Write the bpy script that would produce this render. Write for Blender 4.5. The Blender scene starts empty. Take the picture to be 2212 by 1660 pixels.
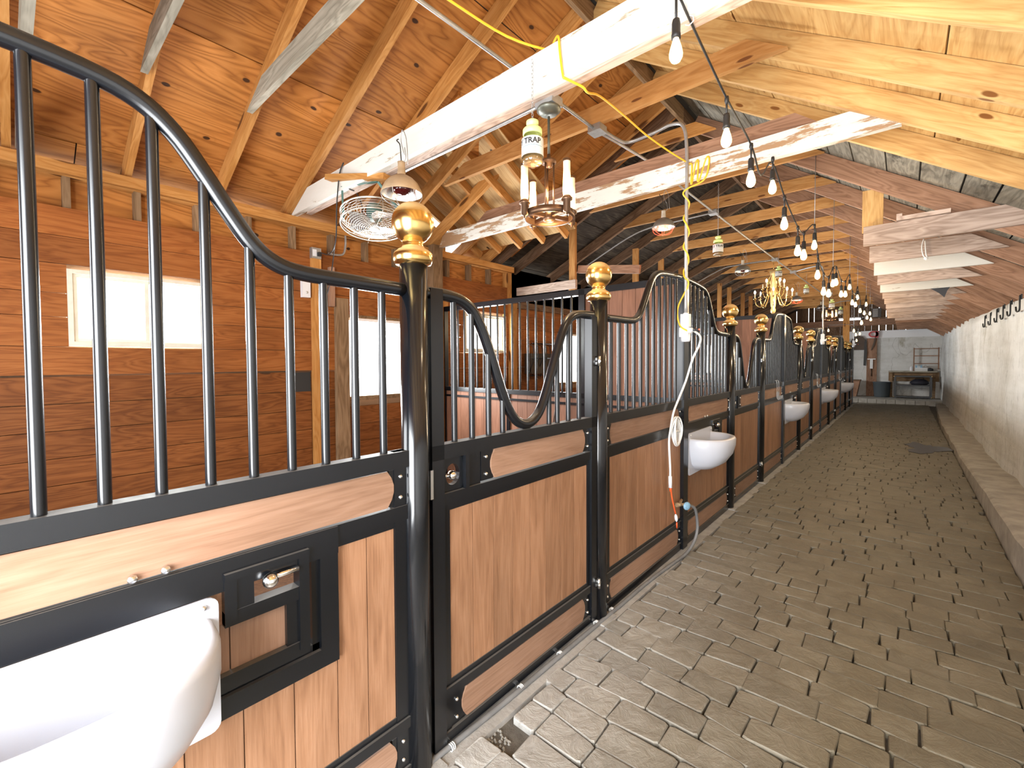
import bpy, bmesh, math, random
from mathutils import Matrix, Vector
random.seed(7)
S = bpy.context.scene
COL = S.collection
PI = math.pi

# ---------------------------------------------------------------- camera, world, lights, exposure
FPX, YAW, PITCH, ROLL = 962.5, math.radians(41.359), math.radians(-1.681), math.radians(.272)
CAM = Vector((1.416, 0.0, 1.6))
cam = bpy.data.cameras.new('camera'); cam.sensor_width = 36; cam.sensor_fit = 'HORIZONTAL'
cam.lens = FPX / 2212 * 36; cam.shift_y = -(830 - 809.7) / 2212; cam.clip_start = .03
co = bpy.data.objects.new('camera', cam); COL.objects.link(co); S.camera = co
fw = Vector((-math.sin(YAW) * math.cos(PITCH), math.cos(YAW) * math.cos(PITCH), math.sin(PITCH)))
rt = Vector((math.cos(YAW), math.sin(YAW), 0)); up = rt.cross(fw)
r2 = math.cos(ROLL) * rt - math.sin(ROLL) * up; u2 = math.sin(ROLL) * rt + math.cos(ROLL) * up
m3 = Matrix((r2, u2, -fw)).transposed()
co.matrix_world = Matrix.Translation(CAM) @ m3.to_4x4()

S.view_settings.view_transform = 'Standard'; S.view_settings.look = 'None'
S.view_settings.gamma = 1; S.view_settings.use_curve_mapping = False
S.view_settings.exposure = 0.75
S.cycles.use_denoising = True
S.cycles.max_bounces = 8; S.cycles.diffuse_bounces = 4; S.cycles.transparent_max_bounces = 12
S.cycles.sample_clamp_indirect = 6
w = bpy.data.worlds.new('sky'); S.world = w; w.use_nodes = True
bg = w.node_tree.nodes['Background']; bg.inputs[0].default_value = (.93, .97, 1, 1); bg.inputs[1].default_value = 3.5


def area(name, loc, rot, sx, sy, power, col=(1, 1, 1), spread=PI):
    l = bpy.data.lights.new(name, 'AREA'); l.shape = 'RECTANGLE'; l.size = sx; l.size_y = sy
    l.energy = power; l.color = col; l.spread = spread
    o = bpy.data.objects.new(name, l); COL.objects.link(o); o.location = loc; o.rotation_euler = rot
    return o


# daylight through the open barn door behind the camera, and through the stall windows and hatches, plus one added fill lamp
area('doorway_daylight', (.95, -1.27, 1.3), (math.radians(90), 0, math.radians(0)), 1.6, 2.3, 150, (.95, .975, 1))
area('end_fill_lamp', (-1.75, -1.2, 1.75), (math.radians(90), 0, 0), 1.8, 1.3, 26, (.97, .98, 1))  # added fill at an invented near-wall opening, brightens left wall and roof
for k in range(5):
    area('window_daylight', (-3.42, .75 + 4.0 * k, 2.02), (0, math.radians(-90), 0), .5, .8, 45, (.95, .98, 1))
    area('hatch_daylight', (-3.42, 2.93 + 4.05 * k, 1.66), (0, math.radians(-90), 0), .8, .75, 85, (.95, .98, 1))


# ---------------------------------------------------------------- materials
def newmat(name):
    m = bpy.data.materials.new(name); m.use_nodes = True
    nt = m.node_tree; b = nt.nodes['Principled BSDF']
    return m, nt, b


def N(nt, typ, **kw):
    n = nt.nodes.new(typ)
    for k, v in kw.items():
        if hasattr(n, k): setattr(n, k, v)
        else: n.inputs[k.replace('_', ' ')].default_value = v
    return n


def rgb(c): return (c[0], c[1], c[2], 1)


def ramp(nt, stops, fac):
    r = nt.nodes.new('ShaderNodeValToRGB')
    e = r.color_ramp.elements
    while len(e) < len(stops): e.new(.5)
    for i, (p, c) in enumerate(stops): e[i].position = p; e[i].color = rgb(c)
    nt.links.new(fac, r.inputs[0]); return r.outputs[0]


def mix(nt, fac, a, b, mode='MIX'):
    n = nt.nodes.new('ShaderNodeMix'); n.data_type = 'RGBA'; n.blend_type = mode
    for i, v in ((0, fac), (6, a), (7, b)):
        if isinstance(v, (int, float)): n.inputs[i].default_value = v
        elif isinstance(v, tuple): n.inputs[i].default_value = rgb(v)
        else: nt.links.new(v, n.inputs[i])
    return n.outputs[2]


def coords(nt, scale, rnd=True, use='Object'):
    t = nt.nodes.new('ShaderNodeTexCoord'); v = t.outputs[use]
    if rnd:
        oi = nt.nodes.new('ShaderNodeObjectInfo')
        mm = N(nt, 'ShaderNodeVectorMath', operation='SCALE'); mm.inputs[0].default_value = (37, 53, 71)
        nt.links.new(oi.outputs['Random'], mm.inputs['Scale'])
        ad = N(nt, 'ShaderNodeVectorMath', operation='ADD'); nt.links.new(v, ad.inputs[0]); nt.links.new(mm.outputs[0], ad.inputs[1]); v = ad.outputs[0]
    mp = nt.nodes.new('ShaderNodeMapping'); mp.inputs['Scale'].default_value = scale
    nt.links.new(v, mp.inputs['Vector']); return mp.outputs[0]


def noise(nt, vec, scale, detail=4, rough=.55, dist=0):
    n = nt.nodes.new('ShaderNodeTexNoise'); n.inputs['Scale'].default_value = scale
    n.inputs['Detail'].default_value = detail; n.inputs['Roughness'].default_value = rough; n.inputs['Distortion'].default_value = dist
    nt.links.new(vec, n.inputs['Vector']); return n.outputs['Fac']


def math_(nt, op, a, b=None, c=None):
    n = nt.nodes.new('ShaderNodeMath'); n.operation = op
    for i, v in enumerate((a, b, c)):
        if v is None: continue
        if isinstance(v, (int, float)): n.inputs[i].default_value = v
        else: nt.links.new(v, n.inputs[i])
    return n.outputs[0]


def bump(nt, b, h, strength, dist=.005):
    n = nt.nodes.new('ShaderNodeBump'); n.inputs['Strength'].default_value = strength; n.inputs['Distance'].default_value = dist
    nt.links.new(h, n.inputs['Height']); nt.links.new(n.outputs[0], b.inputs['Normal'])


def wood(name, dark, mid, light, knots=0, knot_col=(.06, .025, .01), rough=.6, bands=9, contrast=.5, var=.25, ks=(2.2, 6, 6), kr=.05, stain=None, gs=(1.2, 9)):
    m, nt, b = newmat(name)
    v = coords(nt, (gs[0], gs[1], gs[1])); n1 = noise(nt, v, 1.0, 3, .5, .6)
    g = math_(nt, 'PINGPONG', math_(nt, 'MULTIPLY', n1, bands), .5)
    g = math_(nt, 'MULTIPLY', g, 2)
    fine = noise(nt, coords(nt, (6, 130, 130)), 1.0, 2, .6)
    f = math_(nt, 'ADD', math_(nt, 'MULTIPLY', g, contrast), math_(nt, 'MULTIPLY', fine, 1 - contrast))
    c = ramp(nt, [(.1, dark), (.45, mid), (.85, light)], f)
    big = noise(nt, coords(nt, (.9, 2.5, 2.5)), 1.0, 3)
    c = mix(nt, 1.0, c, ramp(nt, [(.3, (.72, .70, .68)), (.7, (1.1, 1.1, 1.1))], big), 'MULTIPLY')
    if stain:
        sn = noise(nt, coords(nt, (2, 5, 5)), 1.4, 5, .65)
        c = mix(nt, ramp(nt, [(stain[1], (0, 0, 0)), (stain[1] + .15, (1, 1, 1))], sn), c, stain[0])
    if knots:
        vo = nt.nodes.new('ShaderNodeTexVoronoi'); vo.voronoi_dimensions = '2D'; vo.inputs['Scale'].default_value = 1; vo.inputs['Randomness'].default_value = 1
        w3 = coords(nt, (ks[0], ks[1], ks[1])); sp = nt.nodes.new('ShaderNodeSeparateXYZ'); nt.links.new(w3, sp.inputs[0])
        cb = nt.nodes.new('ShaderNodeCombineXYZ'); nt.links.new(sp.outputs[0], cb.inputs[0]); nt.links.new(math_(nt, 'ADD', sp.outputs[1], sp.outputs[2]), cb.inputs[1]); wv = cb.outputs[0]
        wn = nt.nodes.new('ShaderNodeTexNoise'); wn.inputs['Scale'].default_value = 2.5; nt.links.new(wv, wn.inputs['Vector'])
        ad = N(nt, 'ShaderNodeVectorMath', operation='MULTIPLY_ADD'); nt.links.new(wn.outputs['Color'], ad.inputs[0]); ad.inputs[1].default_value = (.12, .12, .12); nt.links.new(wv, ad.inputs[2])
        nt.links.new(ad.outputs[0], vo.inputs['Vector'])
        d = vo.outputs['Distance']
        rings = math_(nt, 'SINE', math_(nt, 'MULTIPLY', d, 70))
        near = ramp(nt, [(kr, (1, 1, 1)), (kr * 4.5, (0, 0, 0))], d)
        c = mix(nt, math_(nt, 'MULTIPLY', math_(nt, 'MULTIPLY', rings, .35), near), c, dark)
        sel = math_(nt, 'GREATER_THAN', vo.outputs['Color'], 1 - knots)
        k = ramp(nt, [(kr * .7, (1, 1, 1)), (kr, (.0, .0, .0))], d)
        c = mix(nt, math_(nt, 'MULTIPLY', k, sel), c, knot_col)
    oi = nt.nodes.new('ShaderNodeObjectInfo')
    hsv = nt.nodes.new('ShaderNodeHueSaturation'); nt.links.new(c, hsv.inputs['Color'])
    nt.links.new(math_(nt, 'MULTIPLY_ADD', oi.outputs['Random'], var, 1 - var / 2), hsv.inputs['Value'])
    nt.links.new(hsv.outputs[0], b.inputs['Base Color'])
    b.inputs['Roughness'].default_value = rough; b.inputs['Specular IOR Level'].default_value = .22
    bump(nt, b, f, .25, .004)
    return m


def plain(name, col, rough=.5, metal=0, spec=.5, nz=0, bumpy=0, dust=None, col2=None, nscale=6, rnd=False):
    m, nt, b = newmat(name)
    c = None
    if nz or col2:
        n = noise(nt, coords(nt, (1, 1, 1), rnd), nscale, 5, .6)
        a2 = col2 or tuple(x * (1 - nz) for x in col)
        c = ramp(nt, [(.3, a2), (.7, col)], n)
        if bumpy: bump(nt, b, noise(nt, coords(nt, (1, 1, 1), rnd), nscale * 5, 5, .65), bumpy, .01)
    if dust:
        geo = nt.nodes.new('ShaderNodeNewGeometry'); sx = nt.nodes.new('ShaderNodeSeparateXYZ'); nt.links.new(geo.outputs['True Normal' if False else 'Normal'], sx.inputs[0])
        n = noise(nt, coords(nt, (1, 1, 1), False), 30, 5, .7)
        f = math_(nt, 'MULTIPLY', ramp(nt, [(dust[1], (0, 0, 0)), (dust[1] + .35, (1, 1, 1))], sx.outputs[2]), math_(nt, 'MULTIPLY_ADD', n, .7, .4))
        f = math_(nt, 'MULTIPLY', f, dust[2])
        c = mix(nt, f, c if c is not None else col, dust[0])
        nt.links.new(math_(nt, 'MULTIPLY_ADD', f, .6, rough), b.inputs['Roughness'])
        if metal: nt.links.new(math_(nt, 'MULTIPLY_ADD', f, -metal, metal), b.inputs['Metallic'])
    if c is not None: nt.links.new(c, b.inputs['Base Color'])
    else: b.inputs['Base Color'].default_value = rgb(col)
    if not dust: b.inputs['Roughness'].default_value = rough
    if not (dust and metal): b.inputs['Metallic'].default_value = metal
    b.inputs['Specular IOR Level'].default_value = spec
    return m


def emit(name, col, s):
    m, nt, b = newmat(name)
    b.inputs['Base Color'].default_value = rgb(col); b.inputs['Emission Color'].default_value = rgb(col); b.inputs['Emission Strength'].default_value = s
    return m


def glass(name, tint=(1, 1, 1), gl=.1):
    m, nt, b = newmat(name); nt.nodes.remove(b)
    o = nt.nodes['Material Output']; t = N(nt, 'ShaderNodeBsdfTransparent'); t.inputs[0].default_value = rgb(tint)
    g = N(nt, 'ShaderNodeBsdfGlossy'); g.inputs['Roughness'].default_value = .05
    mx = nt.nodes.new('ShaderNodeMixShader'); mx.inputs[0].default_value = gl
    nt.links.new(t.outputs[0], mx.inputs[1]); nt.links.new(g.outputs[0], mx.inputs[2]); nt.links.new(mx.outputs[0], o.inputs[0])
    return m


def whitepaint(name, wood_c, amount):
    m, nt, b = newmat(name)
    n = noise(nt, coords(nt, (1.5, 9, 9)), 2.2, 6, .7)
    big = noise(nt, coords(nt, (.5, 1, 1)), 1.2, 2)
    f = math_(nt, 'ADD', n, math_(nt, 'MULTIPLY_ADD', big, .5, -.25))
    c = ramp(nt, [(amount - .03, wood_c), (amount, (.48, .43, .35)), (amount + .02, (.68, .67, .62)), (1, (.76, .75, .71))], f)
    nt.links.new(c, b.inputs['Base Color']); b.inputs['Roughness'].default_value = .6
    bump(nt, b, f, .3, .003)
    return m


M = {}
M['ply'] = wood('roof_plywood', (.25, .088, .018), (.42, .165, .038), (.50, .21, .055), gs=(.55, 3.2), knots=.75, rough=.55, bands=17, contrast=.6, ks=(1.5, 2.4, 1), kr=.045, knot_col=(.05, .02, .008))
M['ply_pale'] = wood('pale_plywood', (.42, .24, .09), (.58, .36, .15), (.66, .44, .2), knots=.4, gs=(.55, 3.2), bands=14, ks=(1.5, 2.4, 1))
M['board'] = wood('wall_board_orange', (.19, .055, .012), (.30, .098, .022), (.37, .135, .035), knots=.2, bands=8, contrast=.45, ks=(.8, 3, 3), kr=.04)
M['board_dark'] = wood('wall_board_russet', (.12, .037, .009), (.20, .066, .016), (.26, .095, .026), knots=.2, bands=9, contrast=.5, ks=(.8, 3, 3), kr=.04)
M['pine'] = wood('fresh_pine', (.44, .24, .08), (.60, .37, .145), (.69, .47, .205), knots=.55, bands=6, contrast=.45, ks=(1.6, 4.5, 4.5), kr=.07, knot_col=(.2, .08, .02), var=.15)
M['pine_o'] = wood('orange_pine', (.38, .16, .04), (.50, .235, .065), (.58, .30, .10), knots=.5, bands=7, ks=(1.2, 5, 5), kr=.12, knot_col=(.12, .045, .012))
M['tie'] = wood('tie_pine', (.40, .18, .055), (.54, .27, .09), (.62, .34, .13), knots=.6, bands=6, ks=(1.6, 6, 6), kr=.085, knot_col=(.16, .06, .02))
M['old'] = wood('old_brown_timber', (.10, .055, .03), (.17, .10, .06), (.24, .15, .09), bands=8, rough=.8)
M['old_red'] = wood('old_red_timber', (.22, .12, .075), (.34, .19, .12), (.42, .25, .165), bands=8, rough=.75)
M['deck_dark'] = wood('dark_deck', (.022, .016, .012), (.045, .035, .027), (.08, .066, .05), bands=6, rough=.85, stain=((.025, .02, .016), .52))
M['deck_grey'] = wood('grey_deck', (.13, .12, .10), (.21, .195, .16), (.30, .28, .23), bands=6, rough=.85, stain=((.05, .045, .035), .56))
M['weather'] = wood('weathered_pink_timber', (.34, .25, .20), (.48, .37, .31), (.60, .48, .41), bands=10, contrast=.6, rough=.8, var=.3)
M['grey'] = wood('grey_timber', (.20, .18, .14), (.30, .275, .22), (.40, .365, .30), bands=7, rough=.8)
M['stud'] = wood('stud_timber', (.15, .09, .045), (.24, .15, .08), (.32, .21, .12), bands=7, rough=.8)
M['white1'] = whitepaint('white_painted_beam', (.33, .27, .19), .35)
M['white2'] = whitepaint('peeling_white_beam', (.36, .22, .12), .47)
M['plank'] = wood('stained_stall_plank', (.21, .103, .055), (.31, .16, .086), (.39, .215, .125), bands=5, contrast=.3, rough=.45, var=.3)
M['plank_d'] = wood('dark_stall_plank', (.15, .068, .04), (.21, .098, .058), (.27, .13, .08), bands=5, contrast=.25, rough=.5, var=.3)
M['strip'] = wood('stall_strip_wood', (.21, .115, .07), (.29, .168, .108), (.36, .22, .15), bands=6, contrast=.25, rough=.5, var=.12)
M['black'] = plain('black_stall_steel', (.0045, .0055, .0075), .24, 0, .6, dust=((.16, .15, .135), .6, .75))
M['black2'] = plain('black_post_steel', (.0045, .0055, .0075), .17, 0, .7)
M['brass'] = plain('polished_brass', (.74, .50, .19), .22, 1, .5, dust=((.50, .34, .18), .35, .85))
M['bolt'] = plain('bright_bolt', (.75, .75, .74), .3, 1)
M['galv'] = plain('galvanised_conduit', (.48, .49, .50), .42, .7, .5, nz=.2, nscale=30)
M['white_pl'] = plain('white_plastic', (.80, .81, .84), .35)
M['white_enamel'] = plain('white_trough', (.56, .58, .64), .3)
M['cream'] = plain('cream_vinyl', (.74, .68, .57), .5, nz=.15, nscale=12)
M['concrete'] = None
M['sill'] = plain('sill_concrete', (.40, .38, .35), .9, nz=.35, nscale=8, bumpy=.4)
M['kerb'] = plain('kerb_concrete', (.42, .39, .34), .9, nz=.4, nscale=5, bumpy=.6)
M['bed'] = plain('joint_sand', (.13, .115, .095), .95, nz=.4, nscale=25, bumpy=.5)
M['dark'] = plain('dark_roofing', (.03, .028, .026), .9)
M['clad'] = plain('outer_cladding', (.30, .18, .10), .8)
M['ground'] = plain('pale_yard', (.75, .76, .72), .9, nz=.1)
M['bedding'] = plain('wood_shavings', (.20, .09, .035), .95, col2=(.08, .035, .014), nscale=40, bumpy=1)
M['bronze'] = plain('bronze_fixture', (.15, .085, .05), .38, .8)
M['bronze_g'] = plain('dark_canopy', (.13, .13, .105), .4, .6)
M['lampdust'] = plain('dusty_reflector', (.50, .36, .22), .6, .2, nz=.25, nscale=14)
M['alu'] = plain('bright_reflector', (.85, .85, .86), .22, 1)
M['steel_dusty'] = plain('dull_reflector', (.42, .40, .36), .4, .7)
M['red_glass'] = plain('dark_red_glass', (.05, .003, .004), .06, 0, .8)
M['cable'] = plain('black_cable', (.02, .02, .02), .5)
M['yellow'] = plain('yellow_cord', (.85, .50, .03), .45)
M['orange'] = plain('orange_cord', (.85, .12, .03), .45)
M['white_cord'] = plain('white_cord', (.80, .80, .78), .4)
M['hose'] = plain('grey_hose', (.20, .20, .20), .6, nz=.3, nscale=9)
M['blue'] = plain('blue_valve', (.28, .50, .68), .5, nz=.4, nscale=80)
M['fangrey'] = plain('fan_wire', (.62, .60, .54), .35, .8)
M['teal'] = plain('teal_bracket', (.07, .16, .14), .5)
M['lime'] = plain('lime_lid', (.62, .78, .30), .4)
M['label'] = plain('white_label', (.62, .62, .60), .5)
M['ink'] = plain('black_ink', (.02, .02, .025), .6)
M['inkblue'] = plain('blue_ink', (.12, .28, .34), .6)
M['jar'] = glass('jar_glass', (.93, .88, .78), .14)
M['goo'] = plain('bait_dregs', (.36, .25, .13), .4, nz=.6, nscale=40)
M['pane'] = glass('window_pane', (.97, .99, .98), .06)
M['red'] = plain('red_handle', (.45, .02, .03), .4)
M['blade'] = plain('dark_blade', (.07, .05, .035), .5, .4)
M['leather'] = plain('brown_leather', (.085, .05, .03), .55, nz=.3)
M['bucket'] = plain('grey_bucket', (.075, .09, .10), .55)
M['rackblack'] = plain('black_rack', (.016, .018, .022), .4)
M['navy'] = plain('navy_bag', (.012, .012, .022), .7)
M['mortar'] = plain('grey_paint_board', (.82, .82, .84), .5)
M['chrome'] = plain('chrome', (.82, .82, .82), .1, 1)
M['iron'] = plain('iron_hook', (.03, .03, .03), .5, .6)
M['bulb'] = emit('warm_bulb', (1, .70, .33), 2.4)
M['bulb_w'] = emit('white_candle_bulb', (1, .86, .62), 22)
M['tube'] = emit('lit_frosted_tube', (1, .62, .28), 5)
M['redlit'] = emit('lit_heat_bulb', (1, .12, .05), 8)
M['tubelight'] = emit('lit_tube_light', (1, 1, .97), 6)


def mat_tube():
    m, nt, b = newmat('frosted_candle_tube')
    t = nt.nodes.new('ShaderNodeTexCoord'); s = nt.nodes.new('ShaderNodeSeparateXYZ'); nt.links.new(t.outputs['Generated'], s.inputs[0])
    st = ramp(nt, [(0, (.5, .5, .5)), (.15, (1, 1, 1)), (.5, (.5, .5, .5)), (.75, (.07, .07, .07)), (1, (.03, .03, .03))], s.outputs[2])
    nt.links.new(math_(nt, 'MULTIPLY', st, 3.2), b.inputs['Emission Strength'])
    b.inputs['Emission Color'].default_value = (1, .62, .26, 1); b.inputs['Base Color'].default_value = (.75, .55, .4, 1); b.inputs['Roughness'].default_value = .5
    return m


M['tube'] = mat_tube()


def mat_concrete():
    m, nt, b = newmat('old_concrete')
    v = coords(nt, (1, 1, 1), False)
    n1 = noise(nt, v, 1.3, 6, .65); n2 = noise(nt, coords(nt, (1, .35, 3.5), False), 2.2, 6, .7)
    c = ramp(nt, [(.25, (.46, .45, .405)), (.5, (.64, .635, .61)), (.75, (.76, .76, .745))], math_(nt, 'ADD', math_(nt, 'MULTIPLY', n1, .6), math_(nt, 'MULTIPLY', n2, .4)))
    s = ramp(nt, [(.60, (0, 0, 0)), (.72, (1, 1, 1))], noise(nt, coords(nt, (1, 2.2, .35), False), 1.7, 6, .7))
    c = mix(nt, math_(nt, 'MULTIPLY', s, .75), c, (.27, .235, .15))
    cr = noise(nt, coords(nt, (1, 3.2, .6), False), 1.2, 3, .6)
    crk = ramp(nt, [(.492, (0, 0, 0)), (.5, (1, 1, 1)), (.508, (0, 0, 0))], cr)
    c = mix(nt, math_(nt, 'MULTIPLY', crk, .4), c, (.12, .11, .09))
    nt.links.new(c, b.inputs['Base Color']); b.inputs['Roughness'].default_value = .9
    # form-board courses
    t = nt.nodes.new('ShaderNodeTexCoord'); sx = nt.nodes.new('ShaderNodeSeparateXYZ'); nt.links.new(t.outputs['Object'], sx.inputs[0])
    fr = math_(nt, 'PINGPONG', math_(nt, 'ADD', sx.outputs[2], math_(nt, 'MULTIPLY', n1, .05)), .15)
    line = ramp(nt, [(.0, (0, 0, 0)), (.06, (1, 1, 1))], fr)
    h = math_(nt, 'ADD', math_(nt, 'MULTIPLY', line, .25), noise(nt, v, 7, 8, .7))
    bump(nt, b, h, .7, .03)
    return m


M['concrete'] = mat_concrete()


def mat_paver():
    m, nt, b = newmat('worn_paver')
    v = coords(nt, (1, 1, 1), False, 'Object')
    n1 = noise(nt, v, 2.4, 6, .62, .4); n2 = noise(nt, v, 11, 6, .7, .8)
    c = ramp(nt, [(.28, (.078, .062, .037)), (.5, (.130, .109, .070)), (.74, (.205, .18, .130))], math_(nt, 'ADD', math_(nt, 'MULTIPLY', n1, .55), math_(nt, 'MULTIPLY', n2, .45)))
    t = nt.nodes.new('ShaderNodeTexCoord'); sx = nt.nodes.new('ShaderNodeSeparateXYZ'); nt.links.new(t.outputs['Object'], sx.inputs[0])
    # paler along the stall fronts, fading down the aisle
    d = math_(nt, 'MULTIPLY', ramp(nt, [(0, (1, 1, 1)), (.55, (.25, .25, .25)), (1, (0, 0, 0))], math_(nt, 'MULTIPLY', sx.outputs[0], .8)), math_(nt, 'MULTIPLY_ADD', n2, .8, .2))
    dy = ramp(nt, [(0, (1, 1, 1)), (.35, (.55, .55, .55)), (1, (.1, .1, .1))], math_(nt, 'MULTIPLY', math_(nt, 'SUBTRACT', sx.outputs[1], .8), .2))
    c = mix(nt, math_(nt, 'MULTIPLY', math_(nt, 'MULTIPLY', d, dy), 1.35), c, (.55, .545, .53))
    oi = nt.nodes.new('ShaderNodeObjectInfo'); hs = nt.nodes.new('ShaderNodeHueSaturation'); nt.links.new(c, hs.inputs['Color'])
    nt.links.new(math_(nt, 'MULTIPLY_ADD', oi.outputs['Random'], .22, .89), hs.inputs['Value'])
    nt.links.new(hs.outputs[0], b.inputs['Base Color'])
    nt.links.new(math_(nt, 'MULTIPLY_ADD', n2, .3, .42), b.inputs['Roughness'])
    bump(nt, b, math_(nt, 'ADD', n2, math_(nt, 'MULTIPLY', n1, .8)), .55, .02)
    return m


M['paver'] = mat_paver()

# ---------------------------------------------------------------- helpers
W = {}


def put(o, parent=None, mat=None):
    """link o with world matrix mat, parented to parent."""
    mat = mat or Matrix.Identity(4)
    COL.objects.link(o); W[o.name] = mat
    if parent is not None:
        o.parent = parent; o.matrix_basis = W[parent.name].inverted() @ mat
    else: o.matrix_basis = mat
    return o


def tag(o, label, cat, group=None):
    o['label'] = label; o['category'] = cat
    if group: o['group'] = group
    return o


def thing(name, label, cat, loc=(0, 0, 0), group=None, rz=0):
    o = bpy.data.objects.new(name, None); o.empty_display_size = .05
    put(o, None, Matrix.Translation(loc) @ Matrix.Rotation(rz, 4, 'Z'))
    return tag(o, label, cat, group)


class MB:
    def __init__(s): s.v = []; s.f = []; s.sm = []

    def add(s, vs, fs, smooth=False):
        b = len(s.v); s.v += [tuple(x) for x in vs]; s.f += [tuple(i + b for i in f) for f in fs]; s.sm += [smooth] * len(fs); return s

    def box(s, lo, hi):
        x0, y0, z0 = lo; x1, y1, z1 = hi
        return s.add([(x0, y0, z0), (x1, y0, z0), (x1, y1, z0), (x0, y1, z0), (x0, y0, z1), (x1, y0, z1), (x1, y1, z1), (x0, y1, z1)],
                     [(0, 3, 2, 1), (4, 5, 6, 7), (0, 1, 5, 4), (1, 2, 6, 5), (2, 3, 7, 6), (3, 0, 4, 7)])

    def bar(s, p0, p1, w, h, up=(0, 0, 1)):
        p0 = Vector(p0); p1 = Vector(p1); x = (p1 - p0).normalized(); y = Vector(up).cross(x)
        if y.length < 1e-5: y = Vector((0, 1, 0)).cross(x)
        y.normalize(); z = x.cross(y); vs = []
        for p in (p0, p1):
            for a, c in ((-1, -1), (1, -1), (1, 1), (-1, 1)): vs.append(p + y * a * w / 2 + z * c * h / 2)
        return s.add(vs, [(0, 1, 2, 3), (7, 6, 5, 4), (0, 4, 5, 1), (1, 5, 6, 2), (2, 6, 7, 3), (3, 7, 4, 0)])

    def tube(s, pts, r, n=10, cap=True, closed=False):
        P = [Vector(p) for p in pts]; m = len(P); vs = []; fs = []
        t0 = None; nrm = None
        for i in range(m):
            if closed: t = (P[(i + 1) % m] - P[i - 1]).normalized()
            else: t = (P[min(i + 1, m - 1)] - P[max(i - 1, 0)]).normalized()
            if nrm is None:
                a = Vector((0, 0, 1)) if abs(t.z) < .9 else Vector((1, 0, 0)); nrm = t.cross(a).normalized()
            else:
                nrm = (nrm - t * nrm.dot(t)).normalized()
            bn = t.cross(nrm); rr = r[i] if isinstance(r, (list, tuple)) else r
            for k in range(n):
                a = 2 * PI * k / n; vs.append(P[i] + (nrm * math.cos(a) + bn * math.sin(a)) * rr)
        R = m if closed else m - 1
        for i in range(R):
            j = (i + 1) % m
            for k in range(n): fs.append((i * n + k, i * n + (k + 1) % n, j * n + (k + 1) % n, j * n + k))
        s.add(vs, fs, True)
        if cap and not closed:
            b = len(s.v) - m * n
            s.f += [tuple(b + k for k in range(n))[::-1], tuple(b + (m - 1) * n + k for k in range(n))]; s.sm += [False, False]
        return s

    def lathe(s, prof, n=24, c=(0, 0, 0), axis=None):
        vs = []; fs = []; m = len(prof)
        R = Matrix.Identity(3)
        if axis is not None: R = Vector((0, 0, 1)).rotation_difference(Vector(axis)).to_matrix()
        c = Vector(c)
        for r, z in prof:
            for k in range(n):
                a = 2 * PI * k / n; vs.append(c + R @ Vector((r * math.cos(a), r * math.sin(a), z)))
        for i in range(m - 1):
            for k in range(n): fs.append((i * n + k, i * n + (k + 1) % n, (i + 1) * n + (k + 1) % n, (i + 1) * n + k))
        return s.add(vs, fs, True)

    def prism(s, poly, x0, x1, axis=0):
        """polygon in the other two axes extruded along axis."""
        n = len(poly)
        def P(x, q):
            return {0: (x, q[0], q[1]), 1: (q[0], x, q[1]), 2: (q[0], q[1], x)}[axis]
        vs = [P(x0, q) for q in poly] + [P(x1, q) for q in poly]
        fs = [tuple(range(n))[::-1], tuple(range(n, 2 * n))] + [(i, (i + 1) % n, n + (i + 1) % n, n + i) for i in range(n)]
        return s.add(vs, fs)

    def build(s, name, mat, parent=None, M4=None, fix=False):
        me = bpy.data.meshes.new(name); me.from_pydata(s.v, [], s.f); me.materials.append(mat)
        me.polygons.foreach_set('use_smooth', s.sm)
        if fix:
            b = bmesh.new(); b.from_mesh(me); bmesh.ops.remove_doubles(b, verts=b.verts, dist=1e-5); bmesh.ops.recalc_face_normals(b, faces=b.faces); b.to_mesh(me); b.free()
        me.update()
        o = bpy.data.objects.new(name, me)
        return put(o, parent, M4 if M4 is not None else (W[parent.name] if parent is not None else None))


def board(name, p0, p1, w, h, mat, parent=None, cut=(0, 0), up=(0, 0, 1)):
    """a timber from p0 to p1 (centre line), local X along the grain; cut shifts the top edge at each end (bevelled ends)."""
    p0 = Vector(p0); p1 = Vector(p1); L = (p1 - p0).length; x = (p1 - p0) / L
    y = Vector(up).cross(x)
    if y.length < 1e-4: y = Vector((0, 1, 0)).cross(x)
    y.normalize(); z = x.cross(y)
    me = bpy.data.meshes.new(name)
    vs = []
    for xx, c in ((0, cut[0]), (L, cut[1])):
        vs += [(xx, -w / 2, -h / 2), (xx, w / 2, -h / 2), (xx + c, w / 2, h / 2), (xx + c, -w / 2, h / 2)]
    me.from_pydata(vs, [], [(3, 2, 1, 0), (4, 5, 6, 7), (0, 1, 5, 4), (1, 2, 6, 5), (2, 3, 7, 6), (3, 0, 4, 7)])
    me.materials.append(mat); me.update()
    o = bpy.data.objects.new(name, me)
    M4 = Matrix((x, y, z)).transposed().to_4x4(); M4.translation = p0
    return put(o, parent, M4)


def kids(o): return [c for c in bpy.data.objects if c.parent == o]


def copy_tree(root, mat, label=None, cm=None, bytree=None):
    """copy of a thing with copies of its parts and sub-parts (bytree: parent -> children)."""
    bytree = bytree or tree()
    c = root.copy(); COL.objects.link(c); c.matrix_basis = mat; W[c.name] = mat
    if label: c['label'] = label
    def rec(src, dst):
        for ch in bytree.get(src.name, []):
            d = ch.copy(); COL.objects.link(d); d.parent = dst; d.matrix_basis = ch.matrix_basis.copy(); W[d.name] = W[dst.name] @ ch.matrix_basis
            rec(ch, d)
    rec(root, c); return c


def tree():
    t = {}
    for o in bpy.data.objects:
        if o.parent: t.setdefault(o.parent.name, []).append(o)
    return t


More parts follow.
